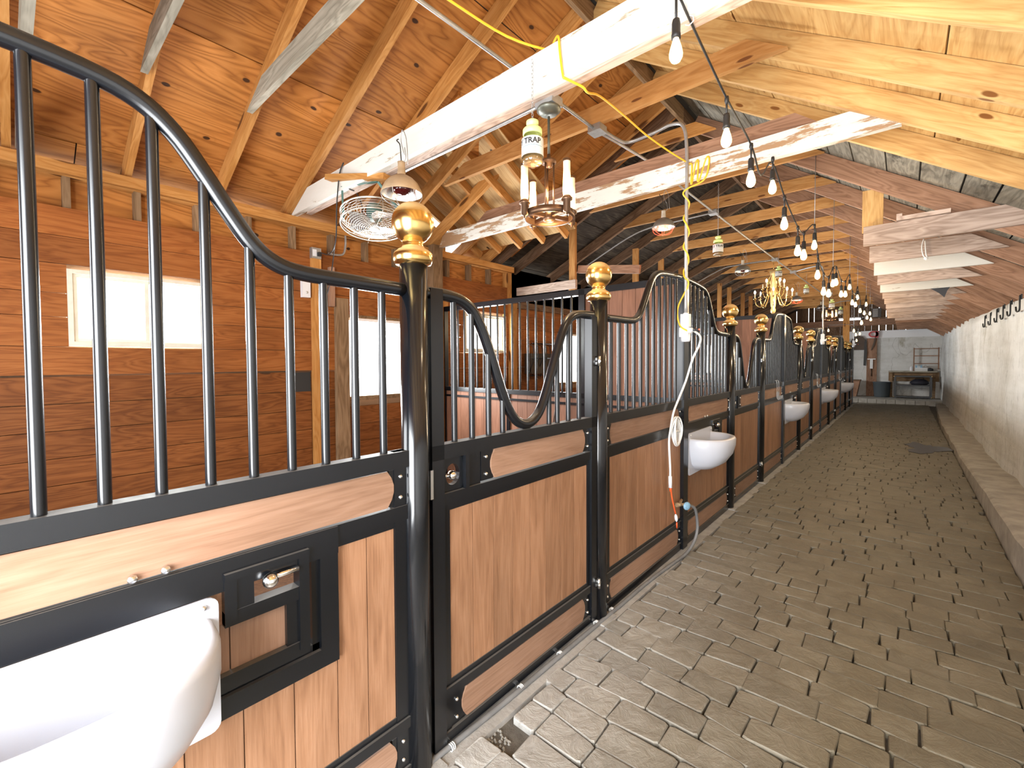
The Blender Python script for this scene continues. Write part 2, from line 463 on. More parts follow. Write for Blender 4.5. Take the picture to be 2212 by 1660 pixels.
def smooth_path(pts, k=6):
    P = [Vector(p) for p in pts]; out = []
    for i in range(len(P) - 1):
        a = P[max(i - 1, 0)]; b = P[i]; c = P[i + 1]; d = P[min(i + 2, len(P) - 1)]
        for j in range(k):
            t = j / k
            out.append(.5 * (2 * b + (c - a) * t + (2 * a - 5 * b + 4 * c - d) * t * t + (3 * b - a - 3 * c + d) * t ** 3))
    out.append(P[-1]); return out


def struct(o): o['kind'] = 'structure'; return o


# ---------------------------------------------------------------- the shell
XL, YN, YE = -3.25, -1.15, 23.0            # inner face of the left wall, near and far ends
RXL = lambda x: 3.08 + .47 * (x + 3.25)    # rafter undersides
RXR = lambda x: 4.36 - .66 * (x + .53)
RIDGE = (-.545, 4.36)

# floor: sand bed, with every paver on it
floor = struct(MB().box((-3.3, YN - 1.5, -.12), (2.6, YE + .2, -.03)).build('floor', M['bed']))
struct(MB().box((-14, -12, -.4), (14, 40, -.13)).build('ground', M['ground']))
rows = []
y = -.05
rng = random.Random(3)
stuff = MB()
cnt = 0


def paver(mb, x0, x1, y0, y1, r):
    g = .0022; j = lambda a: r.uniform(-a, a)
    wv = lambda q: .014 * math.sin(q * 5.1 + 1.3 * round(y0 / PH)) + .008 * math.sin(q * 13 + 2.1 * round(y0 / PH))
    wu = lambda q: .014 * math.sin(q * 5.1 + 1.3 * round(y1 / PH)) + .008 * math.sin(q * 13 + 2.1 * round(y1 / PH))
    t = [(x0 + g + j(.006), y0 + g + j(.003) + wv(x0)), (x1 - g + j(.006), y0 + g + j(.003) + wv(x1)), (x1 - g + j(.006), y1 - g + j(.003) + wu(x1)), (x0 + g + j(.006), y1 - g + j(.003) + wu(x0))]
    cx, cy = (x0 + x1) / 2, (y0 + y1) / 2
    dz = r.uniform(-.003, .003); tx = r.uniform(-.010, .010); ty = r.uniform(-.016, .016)
    vs = []; ring = []
    for (px, py), (qx, qy) in zip(t, t[1:] + t[:1]):  # cut corners
        ring += [(px * .94 + qx * .06, py * .94 + qy * .06), (px * .06 + qx * .94, py * .06 + qy * .94)]
    # ring corners rounded: 8 points
    n = 8
    vs += [(a, b, -.04) for a, b in ring]
    vs += [(a, b, -.005 + dz + tx * (a - cx) + ty * (b - cy)) for a, b in ring]
    vs += [(a + (cx - a) * .035, b + (cy - b) * .06, dz + tx * (a - cx) + ty * (b - cy) + j(.0015)) for a, b in ring]
    fs = [tuple(range(2 * n, 3 * n))]
    for l in range(2):
        for k in range(n): fs.append((l * n + k, l * n + (k + 1) % n, (l + 1) * n + (k + 1) % n, (l + 1) * n + k))
    mb.add(vs, fs)


PH = .1455
for i in range(147):
    y0 = i * PH
    xs = [.09 + rng.uniform(-.02, .03)]
    first = True
    while xs[-1] < 2.02:
        wd = rng.choice((.17, .23, .235, .24, .30))
        if first: wd = rng.choice((.12, .2, .26)); first = False
        xs.append(min(xs[-1] + wd, 2.07))
    if xs[-1] - xs[-2] < .06: xs.pop(-2)
    for a, b in zip(xs, xs[1:]):
        vis = (y0 > .62 and (a - 1.416) * -.661 + y0 * .7507 > .9 and not (y0 < 1.3 and a > .35 and False))
        if a < .14 and 1.25 < y0 < 1.40: continue                     # the one missing stone, gravel showing
        if i >= 5 and cnt < 292 and vis:
            mb = MB(); paver(mb, a, b, y0, y0 + PH, rng); mb.build('paver', M['paver'], floor); cnt += 1
        else: paver(stuff, a, b, y0, y0 + PH, rng)
o = stuff.build('far_pavers', M['paver'], floor); o['kind'] = 'stuff'
mb = MB()
for k in range(60):
    mb.lathe([(0, -.008), (.008, 0), (0, .008)], 5, (.09 + rng.uniform(0, .1), 1.25 + rng.uniform(0, .15), -.028))
o = mb.build('gravel', M['kerb'], floor); o['kind'] = 'stuff'

# dark damp patch spilled at the far end of the aisle
mb = MB(); ring = []
for k in range(28):
    a = 2 * PI * k / 28; r = 1 + .35 * math.sin(3 * a + 1) + rng.uniform(-.25, .25)
    ring.append((1.72 + .26 * r * math.cos(a), 10.9 + .55 * r * math.sin(a)))
M['damp'] = plain('damp_stain', (.05, .04, .03), .3)
mb.prism(ring, .001, .0075, 2); o = mb.build('damp_patch', M['damp'], floor)

# concrete sill the stall fronts stand on
struct(MB().box((-.09, YN, -.05), (.095, 21.2, -.004)).build('trim_1', M['sill']))
# kerb along the right wall
mb = MB(); ys = [YN + i * .45 for i in range(50)]
kx = lambda y: 2.08 if y < 14 else 2.08 + .012 * (y - 14) ** 1.35
kz = lambda y: .24 if y < 4.8 else max(.11, .24 - .03 * (y - 4.8))
vs = []; fs = []
for i, y in enumerate(ys):
    r = rng.uniform(-.008, .008)
    vs += [(kx(y) + r, y, -.1), (kx(y) + .012 + r, y, kz(y) - .02 + r), (kx(y) + .035 + r, y, kz(y) + r), (2.6, y, kz(y) + .02)]
    if i:
        b = 4 * (i - 1)
        for k in range(3): fs.append((b + k, b + 4 + k, b + 5 + k, b + 1 + k))
mb.add(vs, fs); struct(mb.build('trim_2', M['kerb']))

# right wall: lumpy cast concrete, lower at the near end
mb = MB(); vs = []; fs = []
ny, nz = 130, 16
rw = random.Random(5)
wt = lambda y: min(2.30 + .024 * (y - 7.5), 2.64) if y > 3 else 2.19
for i in range(ny + 1):
    y = YN + (YE + .1 - YN) * i / ny
    for k in range(nz + 1):
        z = wt(y) * k / nz
        x = 2.43 + .012 * math.sin(y * 1.7 + z * 3) + .010 * math.sin(y * 4.1 - z * 5 + 1) + rw.uniform(-.006, .006)
        if k == nz: x += .01
        vs.append((x, y, z))
    vs.append((2.75, y, wt(y)))
for i in range(ny):
    for k in range(nz + 1):
        a = i * (nz + 2) + k; c = a + nz + 2; fs.append((a, a + 1, c + 1, c))
mb.add(vs, fs, True); wr = struct(mb.build('wall_right', M['concrete']))
o = MB().box((2.72, YN, 0), (2.8, YE, 3.0)).build('backing', M['dark'], wr)

# far platform and end wall
st = struct(MB().box((-3.2, 21.25, -.03), (2.5, YE, .15)).build('trim_3', M['kerb']))
for k in range(9):
    a = -.12 + k * .265
    MB().box((a, 21.17, -.02), (a + .25, 21.30, .145 + rng.uniform(-.01, .01))).build('brick', M['kerb'], st)
we = struct(MB().box((-3.6, YE, 0), (2.8, YE + .2, 2.62)).build('wall_end', M['concrete']))
x = -3.4
while x < 2.7:                                 # dark upright gable boards, daylight between some of them
    wd = rng.uniform(.17, .23)
    board('gable_board', (x + wd / 2, YE + .1, 2.6), (x + wd / 2, YE + .1, 4.7), .02, wd, M['old'], we, up=(1, 0, 0))
    x += wd + (.018 if rng.random() < .35 else .002)
MB().box((-.32, YE - .05, 2.47), (2.40, YE, 2.76)).build('fascia_board', M['mortar'], we)
board('top_beam', (-3.4, YE - .1, 3.10), (2.35, YE - .1, 3.10), .15, .25, M['old_red'], we)
board('wall_post', (.435, YE - .06, .15), (.435, YE - .06, 2.46), .32, .1, M['old_red'], we, up=(0, 1, 0))

# near end wall behind the camera, with the open doorway that lets the daylight in and an opening added for the fill lamp
wn = MB(); wn.box((-3.6, YN - .12, 0), (-2.7, YN, 4.7)); wn.box((-.8, YN - .12, 0), (-.05, YN, 4.7)); wn.box((-2.7, YN - .12, 0), (-.8, YN, 1.05)); wn.box((-2.7, YN - .12, 2.45), (-.8, YN, 4.7)); wn.box((2.1, YN - .12, 0), (2.8, YN, 4.7)); wn.box((-.05, YN - .12, 2.75), (2.1, YN, 4.7))
struct(wn.build('wall_near', M['board']))

# ---------------------------------------------------------------- left wall
HOLES = []
for k in range(5):
    HOLES.append((.315 + 3.98 * k, 1.19 + 3.98 * k, 1.735, 2.305))
    HOLES.append((2.52 + 4.03 * k, 3.36 + 4.03 * k, 1.215, 2.10))


def split(y0, y1, z0, z1):
    segs = [(y0, y1)]
    for a, b, c, d in HOLES:
        if d <= z0 + .02 or c >= z1 - .02: continue
        out = []
        for p, q in segs:
            if b <= p or a >= q: out.append((p, q)); continue
            if a - p > .02: out.append((p, a))
            if q - b > .02: out.append((b, q))
        segs = out
    return segs


mb = MB()
for z0, z1 in ((0, 1.215), (1.215, 1.735), (1.735, 2.10), (2.10, 2.305), (2.305, 3.1)):
    for a, b in split(YN, YE, z0, z1): mb.box((-3.42, a, z0), (-3.38, b, z1))
wl = struct(mb.build('wall_left', M['clad']))
lower = [-.02, .11, .305, .50, .695, .895, 1.10, 1.30, 1.505]
upper = [1.515, 1.725, 1.945, 2.12, 2.335, 2.54, 2.755]
ends = [YN, 2.13, 5.30, 9.4, 13.5, 17.6, YE]
rb = random.Random(11)
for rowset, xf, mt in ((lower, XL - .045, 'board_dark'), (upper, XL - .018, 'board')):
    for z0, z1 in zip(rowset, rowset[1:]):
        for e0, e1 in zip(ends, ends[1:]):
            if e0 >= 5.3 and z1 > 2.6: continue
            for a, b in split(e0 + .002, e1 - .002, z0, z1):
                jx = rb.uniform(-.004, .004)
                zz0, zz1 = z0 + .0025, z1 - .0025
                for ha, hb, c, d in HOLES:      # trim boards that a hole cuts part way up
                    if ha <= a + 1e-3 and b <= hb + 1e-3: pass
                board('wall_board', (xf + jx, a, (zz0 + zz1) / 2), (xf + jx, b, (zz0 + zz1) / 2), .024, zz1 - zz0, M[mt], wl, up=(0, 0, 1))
# plate, studs and the plywood between them
board('top_plate', (XL - .02, YN, 3.03), (XL - .02, 5.30, 3.03), .15, .085, M['pine_o'], wl)
board('stud_backing', (-3.367, YN, 2.85), (-3.367, 5.3, 2.85), .015, .3, M['ply'], wl)
for k in range(16):
    ys_ = -.9 + .41 * k
    if ys_ > 5.3: break
    board('stud', (XL - .065, ys_, 2.62), (XL - .065, ys_, 2.99), .085, .045, M['stud'], wl, up=(0, 1, 0))
board('stud', (XL - .05, 5.25, 2.2), (XL - .05, 5.25, 3.05), .11, .09, M['pine_o'], wl, up=(0, 1, 0))
board('wall_post', (XL + .01, 2.175, 0), (XL + .01, 2.175, 2.76), .05, .10, M['pine_o'], wl, up=(0, 1, 0))
board('wall_post', (XL + .015, 2.45, 0), (XL + .015, 2.45, 2.30), .06, .145, M['stud'], wl, up=(0, 1, 0))
board('wall_post', (XL + .03, 2.335, 2.2), (XL + .03, 2.335, 2.62), .06, .05, M['old_red'], wl, up=(0, 1, 0))
board('wall_post', (XL + .08, 3.70, 0), (XL + .08, 3.70, 3.10), .15, .15, M['stud'], wl, up=(0, 1, 0))
board('wall_post', (XL + .05, 3.86, 0), (XL + .05, 3.86, 2.52), .10, .10, M['pine_o'], wl, up=(0, 1, 0))
for yy in (5.30, 9.4, 13.5, 17.6):
    board('wall_post', (XL + .02, yy, 0), (XL + .02, yy, 2.6), .07, .14, M['pine_o'], wl, up=(0, 1, 0))
board('wall_beam', (XL - .02, 5.3, 2.50), (XL - .02, YE, 2.50), .12, .10, M['old'], wl)
MB().box((XL - .035, 1.93, 1.29), (XL - .030, 2.12, 1.50)).build('hole_shade', M['dark'], wl)  # flat dark sheet standing in for the shade inside a square hole
MB().box((-3.42, 5.3, 2.5), (-3.38, YE, 3.1)).build('backing', M['dark'], wl)

for k in range(5):
    a, b, c, d = HOLES[2 * k]
    f = .03; mid = a + (b - a) * .53; x0, x1 = XL - .09, XL - .002
    fr = MB()
    fr.box((x0, a, c), (x1, b, c + f)); fr.box((x0, a, d - f), (x1, b, d)); fr.box((x0, a, c + f), (x1, a + f, d - f)); fr.box((x0, b - f, c + f), (x1, b, d - f))
    wnd = struct(fr.build('window_%d' % (k + 1), M['cream']))
    for p, q, dx in ((a + f, mid + .015, .012), (mid - .015, b - f, -.012)):
        xx = XL - .045 + dx; g = .026
        s = MB(); s.box((xx - .012, p, c + f), (xx + .012, p + g, d - f)); s.box((xx - .012, q - g, c + f), (xx + .012, q, d - f))
        s.box((xx - .012, p + g, c + f), (xx + .012, q - g, c + f + g)); s.box((xx - .012, p + g, d - f - g), (xx + .012, q - g, d - f))
        so = s.build('sash', M['cream'], wnd)
        MB().box((xx - .002, p + g, c + f + g), (xx + .002, q - g, d - f - g)).build('pane', M['pane'], so)
    a, b, c, d = HOLES[2 * k + 1]
    hf = MB(); hf.box((XL - .1, a, d), (XL + .005, b, d + .035)); hf.box((XL - .1, a, c - .05), (XL + .01, b, c)); hf.box((XL - .1, a - .02, c), (XL - .01, a, d)); hf.box((XL - .1, b, c), (XL - .01, b + .02, d))
    dr = struct(hf.build('door_%d' % (k + 1), M['stud']))
    MB().box((XL - .06, a, d - .03), (XL - .02, b, d)).build('head_flashing', M['mortar'], dr)

# ---------------------------------------------------------------- roof
rf = MB()
YD0, YD1 = 2.75, 4.42                      # dormer opening in the left slope
T = .17                                    # rafter depth to the deck
def slab(mb, x0, x1, fz, y0, y1, o0, o1):
    mb.add([(x0, y0, fz(x0) + o0), (x1, y0, fz(x1) + o0), (x1, y1, fz(x1) + o0), (x0, y1, fz(x0) + o0), (x0, y0, fz(x0) + o1), (x1, y0, fz(x1) + o1), (x1, y1, fz(x1) + o1), (x0, y1, fz(x0) + o1)],
           [(0, 3, 2, 1), (4, 5, 6, 7), (0, 1, 5, 4), (1, 2, 6, 5), (2, 3, 7, 6), (3, 0, 4, 7)])
TL, TR = .155, .183
slab(rf, -3.9, -.5, RXL, YN - .2, YD0, TL + .02, TL + .06); slab(rf, -1.75, -.5, RXL, YD0, YD1, TL + .02, TL + .06); slab(rf, -3.9, -.5, RXL, YD1, 5.3, TL + .02, TL + .06)
slab(rf, -4.4, -.5, RXL, 5.3, YE + .3, .2, .24)
slab(rf, -.6, 3.0, RXR, YN - .2, 4.5, TR + .02, TR + .06); slab(rf, -.6, 3.0, RXR, 4.5, YE + .3, .245, .285)
ceil_ = struct(rf.build('ceiling', M['dark']))


def sheet(name, x0, x1, fz, y0, y1, off, th, mat):
    """roof sheet: local X along the barn (grain), local Y up the slope."""
    p = Vector((x0, y0, fz(x0) + off)); q = Vector((x1, y0, fz(x1) + off)); L = y1 - y0
    x = Vector((0, 1, 0)); yv = (q - p).normalized(); z = x.cross(yv); H = (q - p).length
    if z.z < 0: z = -z
    me = bpy.data.meshes.new(name); mb = MB().box((0, 0, 0), (L, H, th))
    me.from_pydata(mb.v, [], mb.f); me.materials.append(mat); me.update()
    M4 = Matrix((x, yv, z)).transposed().to_4x4(); M4.translation = p
    return put(bpy.data.objects.new(name, me), ceil_, M4)


g = .004
for r, (x0, x1, st_) in enumerate(((-3.7, -3.24, .3), (-3.24, -2.12, -.6), (-2.12, -1.02, .6), (-1.02, RIDGE[0], -.2))):
    y = YN - 1.2 + st_
    while y < 5.3:
        y1 = min(y + 2.44, 5.30); y0 = max(y, YN)
        if y1 > y0 + .05:
            pieces = [(y0, y1)]
            if r < 2: pieces = [(a, b) for a, b in ((y0, min(y1, YD0)), (max(y0, YD1), y1)) if b - a > .05]
            for a, b in pieces: sheet('plywood_sheet', x0 + g, x1 - g, RXL, a + g, b - g, TL, .012, M['ply'])
            if r == 2 and y0 < YD1 and y1 > YD0: pass
        y += 2.44
for x0, x1, st_ in ((RIDGE[0], .55, -.4), (.55, 1.55, .8), (1.55, 2.75, 0)):
    y = YN - 1.2 + st_
    while y < 4.5:
        y1 = min(y + 2.44, 4.5); y0 = max(y, YN)
        if y1 > y0 + .05: sheet('plywood_sheet', x0 + g, x1 - g, RXR, y0 + g, y1 - g, TR, .012, M['pine'])
        y += 2.44
# old deck boards along the barn, dark on the left slope, grey on the right
x = -4.3
while x < RIDGE[0] - .05:
    wd = rng.uniform(.17, .26); x1 = min(x + wd, RIDGE[0])
    sheet('deck_board', x + .004, x1 - .004, RXL, 5.30, YE + .2, .17 + rng.uniform(0, .008), .02, M['deck_dark']); x = x1
x = RIDGE[0]
while x < 2.9:
    wd = rng.uniform(.19, .27); x1 = x + wd
    sheet('deck_board', x + .006, x1 - .006, RXR, 4.5, YE + .2, .205 + rng.uniform(0, .008), .02, M['deck_grey']); x = x1
board('ridge_board', (RIDGE[0], YN, 4.42), (RIDGE[0], 5.2, 4.42), .04, .16, M['stud'], ceil_)
board('ridge_board', (RIDGE[0], 5.2, 4.42), (RIDGE[0], YE, 4.42), .04, .16, M['old'], ceil_)
PZL = (T / 2)


def rafterL(y, w, d, mat, x0=-3.6, nm='rafter'):
    n = 1 / math.sqrt(1 + .47 ** 2)
    off = d / 2 * n
    return board(nm, (x0, y, RXL(x0) + d / 2 / n), (RIDGE[0] - .02, y, RXL(RIDGE[0] - .02) + d / 2 / n), w, d, mat, ceil_)


def rafterR(y, w, d, mat, x1=2.85):
    n = 1 / math.sqrt(1 + .66 ** 2)
    return board('rafter', (RIDGE[0] + .02, y, RXR(RIDGE[0] + .02) + d / 2 / n), (x1, y, RXR(x1) + d / 2 / n), w, d, mat, ceil_)


for y in (-.6, .04, .68, 1.31, 1.92, 2.53, 3.12, 3.68, 4.24, 4.78): rafterL(y, .045, .135, M['pine_o'])
for y in (-.6, .1, .74, 1.38, 2.0, 2.62, 3.25, 3.79, 4.39): rafterR(y, .04, .150, M['pine'])
FR = [5.5 + 1.0 * k for k in range(17)]
for y in [5.0] + FR: rafterL(y + .03, .05, .15, M['old'], -4.2)
for y in FR: rafterR(y + .07, .05, .17, M['old_red'])

# dormer in the left slope: its own rafters and plywood, open to the light at the eave end
DZ = lambda y: 4.02 - .50 * (y - 2.75)
def dsheet(x0, x1, y0, y1, mat):
    p = Vector((x0, y0, DZ(y0) + .11)); q = Vector((x0, y1, DZ(y1) + .11)); L = (q - p).length
    x = (q - p).normalized(); yv = Vector((1, 0, 0)); z = x.cross(yv); mb = MB().box((0, 0, -.012), (L, x1 - x0, .0))
    me = bpy.data.meshes.new('dormer_sheet'); me.from_pydata(mb.v, [], mb.f); me.materials.append(mat); me.update()
    M4 = Matrix((x, yv, z)).transposed().to_4x4(); M4.translation = p
    return put(bpy.data.objects.new('dormer_sheet', me), ceil_, M4)
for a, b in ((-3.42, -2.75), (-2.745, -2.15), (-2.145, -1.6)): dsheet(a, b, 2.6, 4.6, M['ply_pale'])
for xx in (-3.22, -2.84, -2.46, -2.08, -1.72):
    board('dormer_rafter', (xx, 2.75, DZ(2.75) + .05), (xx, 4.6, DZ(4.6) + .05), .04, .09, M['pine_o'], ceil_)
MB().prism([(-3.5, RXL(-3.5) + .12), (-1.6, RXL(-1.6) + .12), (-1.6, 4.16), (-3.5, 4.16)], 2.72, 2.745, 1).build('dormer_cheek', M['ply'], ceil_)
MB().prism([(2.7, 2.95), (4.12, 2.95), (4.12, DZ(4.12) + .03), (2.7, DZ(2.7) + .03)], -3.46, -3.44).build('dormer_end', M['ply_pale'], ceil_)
board('daylit_board', (-3.28, 4.30, 3.20), (-2.72, 4.27, 3.46), .10, .02, M['mortar'], ceil_, up=(0, 0, 1))

# cross timbers
def tie(y, x0, x1, zb, h, w, mat, cut=True, nm='tie_beam'):
    c = (h / .47 if cut and x0 < -1 else 0, -h / .66 if cut else 0)
    c = (min(c[0], .55), max(c[1], -.4))
    return board(nm, (x0, y, zb + h / 2), (x1, y, zb + h / 2), w, h, mat, ceil_, cut=c)
tie(.10, -3.20, .9, 3.085, .14, .04, M['grey'], nm='tie_beam')
tie(.64, -2.31, .86, 3.48, .14, .04, M['grey'], nm='tie_beam')
tie(1.26, -2.31, .86, 3.48, .14, .04, M['grey'], nm='tie_beam')
tie(3.16, -2.31, .86, 3.48, .15, .04, M['tie'], nm='tie_beam')
board('white_beam', (-3.24, 1.955, 3.165), (1.42, 1.955, 3.165), .05, .19, M['white1'], ceil_, cut=(.38, -.30))
board('beam_ply', (-3.0, 2.005, 3.125), (1.55, 2.005, 3.125), .05, .14, M['weather'], ceil_, cut=(.3, -.2))
board('white_beam', (-3.10, 3.745, 3.155), (1.38, 3.745, 3.155), .05, .17, M['white2'], ceil_, cut=(.1, -.26))
board('beam_ply', (-2.6, 3.80, 3.27), (1.05, 3.80, 3.27), .05, .20, M['old_red'], ceil_, cut=(.3, -.25))
tie(4.83, -1.2, -.06, 3.96, .13, .04, M['pine_o'])
for k, y in enumerate(FR):
    tie(y, -1.95, .78, 3.69, .145, .04, M['tie'])
    mt = M['white1'] if k in (2, 4) else (M['weather'] if k < 12 else M['old_red'])
    x0 = 1.10 if k < 9 else (1.06 if k < 11 else 1.2)
    board('loft_joist', (x0, y + .02, 2.79), (2.17 if k else 2.6, y + .02, 2.79), .045, .18, mt, ceil_, cut=(0, -.27 if k else 0))
# posts that carry the old rafters behind the stall partitions
for y, x, z0 in ((5.45, -2.2, 2.62), (7.45, -2.2, 2.2), (8.55, -2.2, 2.2), (9.6, -2.2, 2.2), (12.25, -2.2, 2.2), (13.1, -2.2, 2.2), (14.45, -2.2, 2.2), (15.35, -2.2, 2.2)):
    board('prop_post', (x, y, z0), (x, y, RXL(x) + .02), .10, .05, M['tie'], ceil_, up=(0, 1, 0))
board('old_beam', (-3.2, 5.385, 2.70), (-2.1, 5.385, 2.70), .05, .12, M['weather'], ceil_)
board('old_beam', (-2.15, 5.52, 2.93), (-1.2, 5.52, 2.80), .04, .11, M['old_red'], ceil_)
board('hanging_post', (1.16, 5.66, 2.86), (1.16, 5.66, RXR(1.16) + .02), .16, .04, M['pine'], ceil_, up=(0, 1, 0))
board('end_post', (-.17, 20.0, 0), (-.17, 20.0, 3.72), .19, .05, M['pine_o'], ceil_, up=(0, 1, 0))

# bedding in the stalls
mb = MB(); vs = []; fs = []
nx_, ny_ = 14, 90
for i in range(ny_ + 1):
    for k in range(nx_ + 1): vs.append((-3.25 + 3.15 * k / nx_, YN + (21 - YN) * i / ny_, .10 + rng.uniform(-.025, .025)))
for i in range(ny_):
    for k in range(nx_):
        a = i * (nx_ + 1) + k; fs.append((a, a + 1, a + nx_ + 2, a + nx_ + 1))
mb.add(vs, fs, True); o = mb.build('stall_bedding', M['bedding'], floor); o['kind'] = 'stuff'

# ---------------------------------------------------------------- stall fronts
PROF = [(1.325, 1.872), (1.1, 1.875), (.95, 1.879), (.87, 1.897), (.81, 1.94), (.75, 2.02), (.69, 2.11), (.63, 2.19), (.56, 2.245), (.46, 2.272), (.25, 2.288), (0, 2.296)]
HALF = 1.325


def prof_z(t):
    t = abs(t)
    for (a, za), (b, zb) in zip(PROF, PROF[1:]):
        if b <= t <= a: return za + (zb - za) * (a - t) / (a - b)
    return PROF[0][1]


def pill(y0, y1, z0, z1, b=.028, n=5):
    """strip outline with bulging round ends."""
    pts = []; zm = (z0 + z1) / 2; h = (z1 - z0) / 2
    for i in range(n + 1):
        a = i / n; z = z1 - 2 * h * a; pts.append((y1 + b * (1 - ((z - zm) / h) ** 2), z))
    for i in range(n + 1):
        a = i / n; z = z0 + 2 * h * a; pts.append((y0 - b * (1 - ((z - zm) / h) ** 2), z))
    return pts


def bolt(parent, y, z, x=.022, r=.0085):
    mb = MB().lathe([(0, 0), (r, 0), (r * 1.0, .004), (r * .7, .009), (0, .011)], 8, (x, y, z), (1, 0, 0))
    return mb.build('bolt', M['bolt'], parent)


def strip(parent, y0, y1, z0, z1, plate0=True, plate1=True):
    """wooden kick strip with black end plates and bolts between y0 and y1."""
    pts = [(q, z - z0) for q, z in pill(y0 + (.085 if plate0 else 0), y1 - (.085 if plate1 else 0), z0, z1)]
    R4 = Matrix(((0, -1, 0, 0), (1, 0, 0, 0), (0, 0, 1, z0), (0, 0, 0, 1)))
    MB().prism(pts, -.014, .018, 1).build('strip', M['strip'], parent, W[parent.name] @ R4)
    for a, b, f in ((y0, y0 + .075, plate0), (y1 - .075, y1, plate1)):
        if f: MB().box((-.016, a, z0), (.009, b, z1)).build('end_plate', M['black'], parent)
    for yy, f in ((y0 + .028, plate0), (y1 - .028, plate1)):
        if f:
            for zz in (z0 + .028, z1 - .028): bolt(parent, yy, zz, .009)


def planks(parent, y0, y1, z0, z1, mat, wd=.141, x=-.004, name='plank'):
    n = max(1, round((y1 - y0) / wd)); d = (y1 - y0) / n
    for i in range(n):
        a = y0 + i * d
        board(name, W[parent.name] @ Vector((x, a + d / 2, z0)), W[parent.name] @ Vector((x, a + d / 2, z1)), .02, d - .0035, mat, parent, up=(0, 1, 0))


def bars(parent, ys, ztop, z0=1.26, r=.0135):
    for yy in ys:
        MB().tube([(0, yy, z0), (0, yy, ztop(yy))], r, 12, False).build('bar', M['black'], parent)


def feeder(parent, m):
    """swivel feeder hatch set in the half panel that starts at the mullion m (local y)."""
    f = MB(); y0, y1 = m + .05, m + 1.04; z0, z1 = .612, 1.0; w_ = .06
    f.box((-.02, y0, z0), (.02, y1, z0 + w_)); f.box((-.02, y1 - w_, z0 + w_), (.021, y1, z1 - .028)); f.box((-.02, y0, z0 + w_), (.021, y0 + w_, z1 - .028))
    f.box((-.03, y0 + w_, z0 + w_), (.006, y1 - w_, z0 + w_ + .022)); f.box((-.03, y1 - w_ - .022, z0 + w_), (.006, y1 - w_, z1))
    f.box((-.02, y0, z1 - .028), (.024, y1, z1 + .06))
    fo = f.build('hatch_frame', M['black'], parent)
    # the hatch door itself
    d = MB(); a, b = m + .71, m + .94
    d.box((-.012, a, .875), (.03, a + .03, 1.0)); d.box((-.012, a + .03, .895), (.026, a + .075, 1.0)); d.box((-.012, b - .03, .71), (.032, b, 1.0))
    d.box((-.012, a, .87), (.028, b, .91)); d.box((-.012, a, 1.0), (.036, b, 1.02)); d.box((-.012, y0 + w_, .69), (.026, b, .735)); d.box((-.012, b - .065, .735), (.02, b - .03, .87))
    do = d.build('hatch_door', M['black'], parent)
    planks(do, m + .115, m + .88, .735, .985 if False else .872, M['strip'], .14, -.006)
    board('hatch_board', W[parent.name] @ Vector((-.006, m + .115, .928)), W[parent.name] @ Vector((-.006, m + .71, .928)), .018, .113, M['plank'], do)
    lk = MB(); lk.tube([(.035, m + .905, .972), (.035, m + .835, .972)], .009, 8); lk.lathe([(.022 * math.sin(PI * i / 10), -.022 * math.cos(PI * i / 10)) for i in range(11)], 16, (.045, m + .822, .968), (1, 0, 0))
    lk.build('latch_knob', M['chrome'], do)
    for yy in (m + .52, m + .585): bolt(parent, yy, 1.076, .018, .011)


def front_panel(label, m, halves, group='black barred stall fronts'):
    t = thing('stall_screen', label, 'stall front', (0, m, 0), group)
    a = -HALF if 'L' in halves else 0; b = HALF if 'R' in halves else 0
    fr = MB()
    fr.box((-.025, a, 1.207), (.025, b, 1.268)); fr.box((-.02, a, 1.008), (.018, b, 1.062)); fr.box((-.02, a, .985), (.010, b, 1.008))
    fr.box((-.02, a, .205), (.02, b, .245)); fr.box((-.02, a, .245), (.010, b, .268)); fr.box((-.025, a, .0), (.02, b, .055))
    fr.box((-.045, -.05 if 'L' in halves else 0, .0), (.035, .05, 2.30))                     # mullion
    for s, f in ((-1, 'L'), (1, 'R')):
        if f in halves: fr.box((-.02, s * HALF - (.0 if s < 0 else .06), 0), (.012, s * HALF + (.06 if s < 0 else 0), 1.268))
    fr.build('frame', M['black'], t)
    pts = [(0, -tt, z) for tt, z in PROF] if 'L' in halves else []
    if 'R' in halves: pts += [(0, tt, z) for tt, z in (PROF[::-1] if not pts else PROF[::-1][1:])]
    MB().tube(smooth_path(pts, 4), .0245, 14).build('top_rail', M['black'], t)
    ys = []
    for i in range(11):
        d = HALF - .095 - i * .1075
        if 'L' in halves: ys.append(-d)
        if 'R' in halves: ys.append(d)
    bars(t, sorted(ys), lambda q: prof_z(q) - .012)
    if 'L' in halves:
        strip(t, -HALF + .005, -.05, 1.068, 1.202); strip(t, -HALF + .005, -.05, .062, .19)
        planks(t, -HALF + .06, -.05, .268, .985, M['plank'])
    if 'R' in halves:
        strip(t, .05, HALF - .005, 1.068, 1.202); strip(t, .05, HALF - .005, .062, .19)
        planks(t, .05, 1.04, .268, .612, M['plank']); planks(t, 1.04, HALF - .06, .268, .985, M['plank'])
        feeder(t, 0)
    return t


front_panel('nearest stall front, at the left edge, with its feed hatch wide in view', -.33, 'R')
p1 = front_panel('stall front between the second brass ball post and the third, behind the hanging white cord', 3.80, 'LR')
tr = tree()
names = ['stall front just past the second barred door', 'stall front just past the third barred door', 'stall front just past the fourth barred door']
for k in (1, 2, 3): copy_tree(p1, Matrix.Translation((0, 3.80 + 4.13 * k, 0)), names[k - 1], bytree=tr)
front_panel('short last stall front at the far end of the row', 18.99 + HALF, 'L')

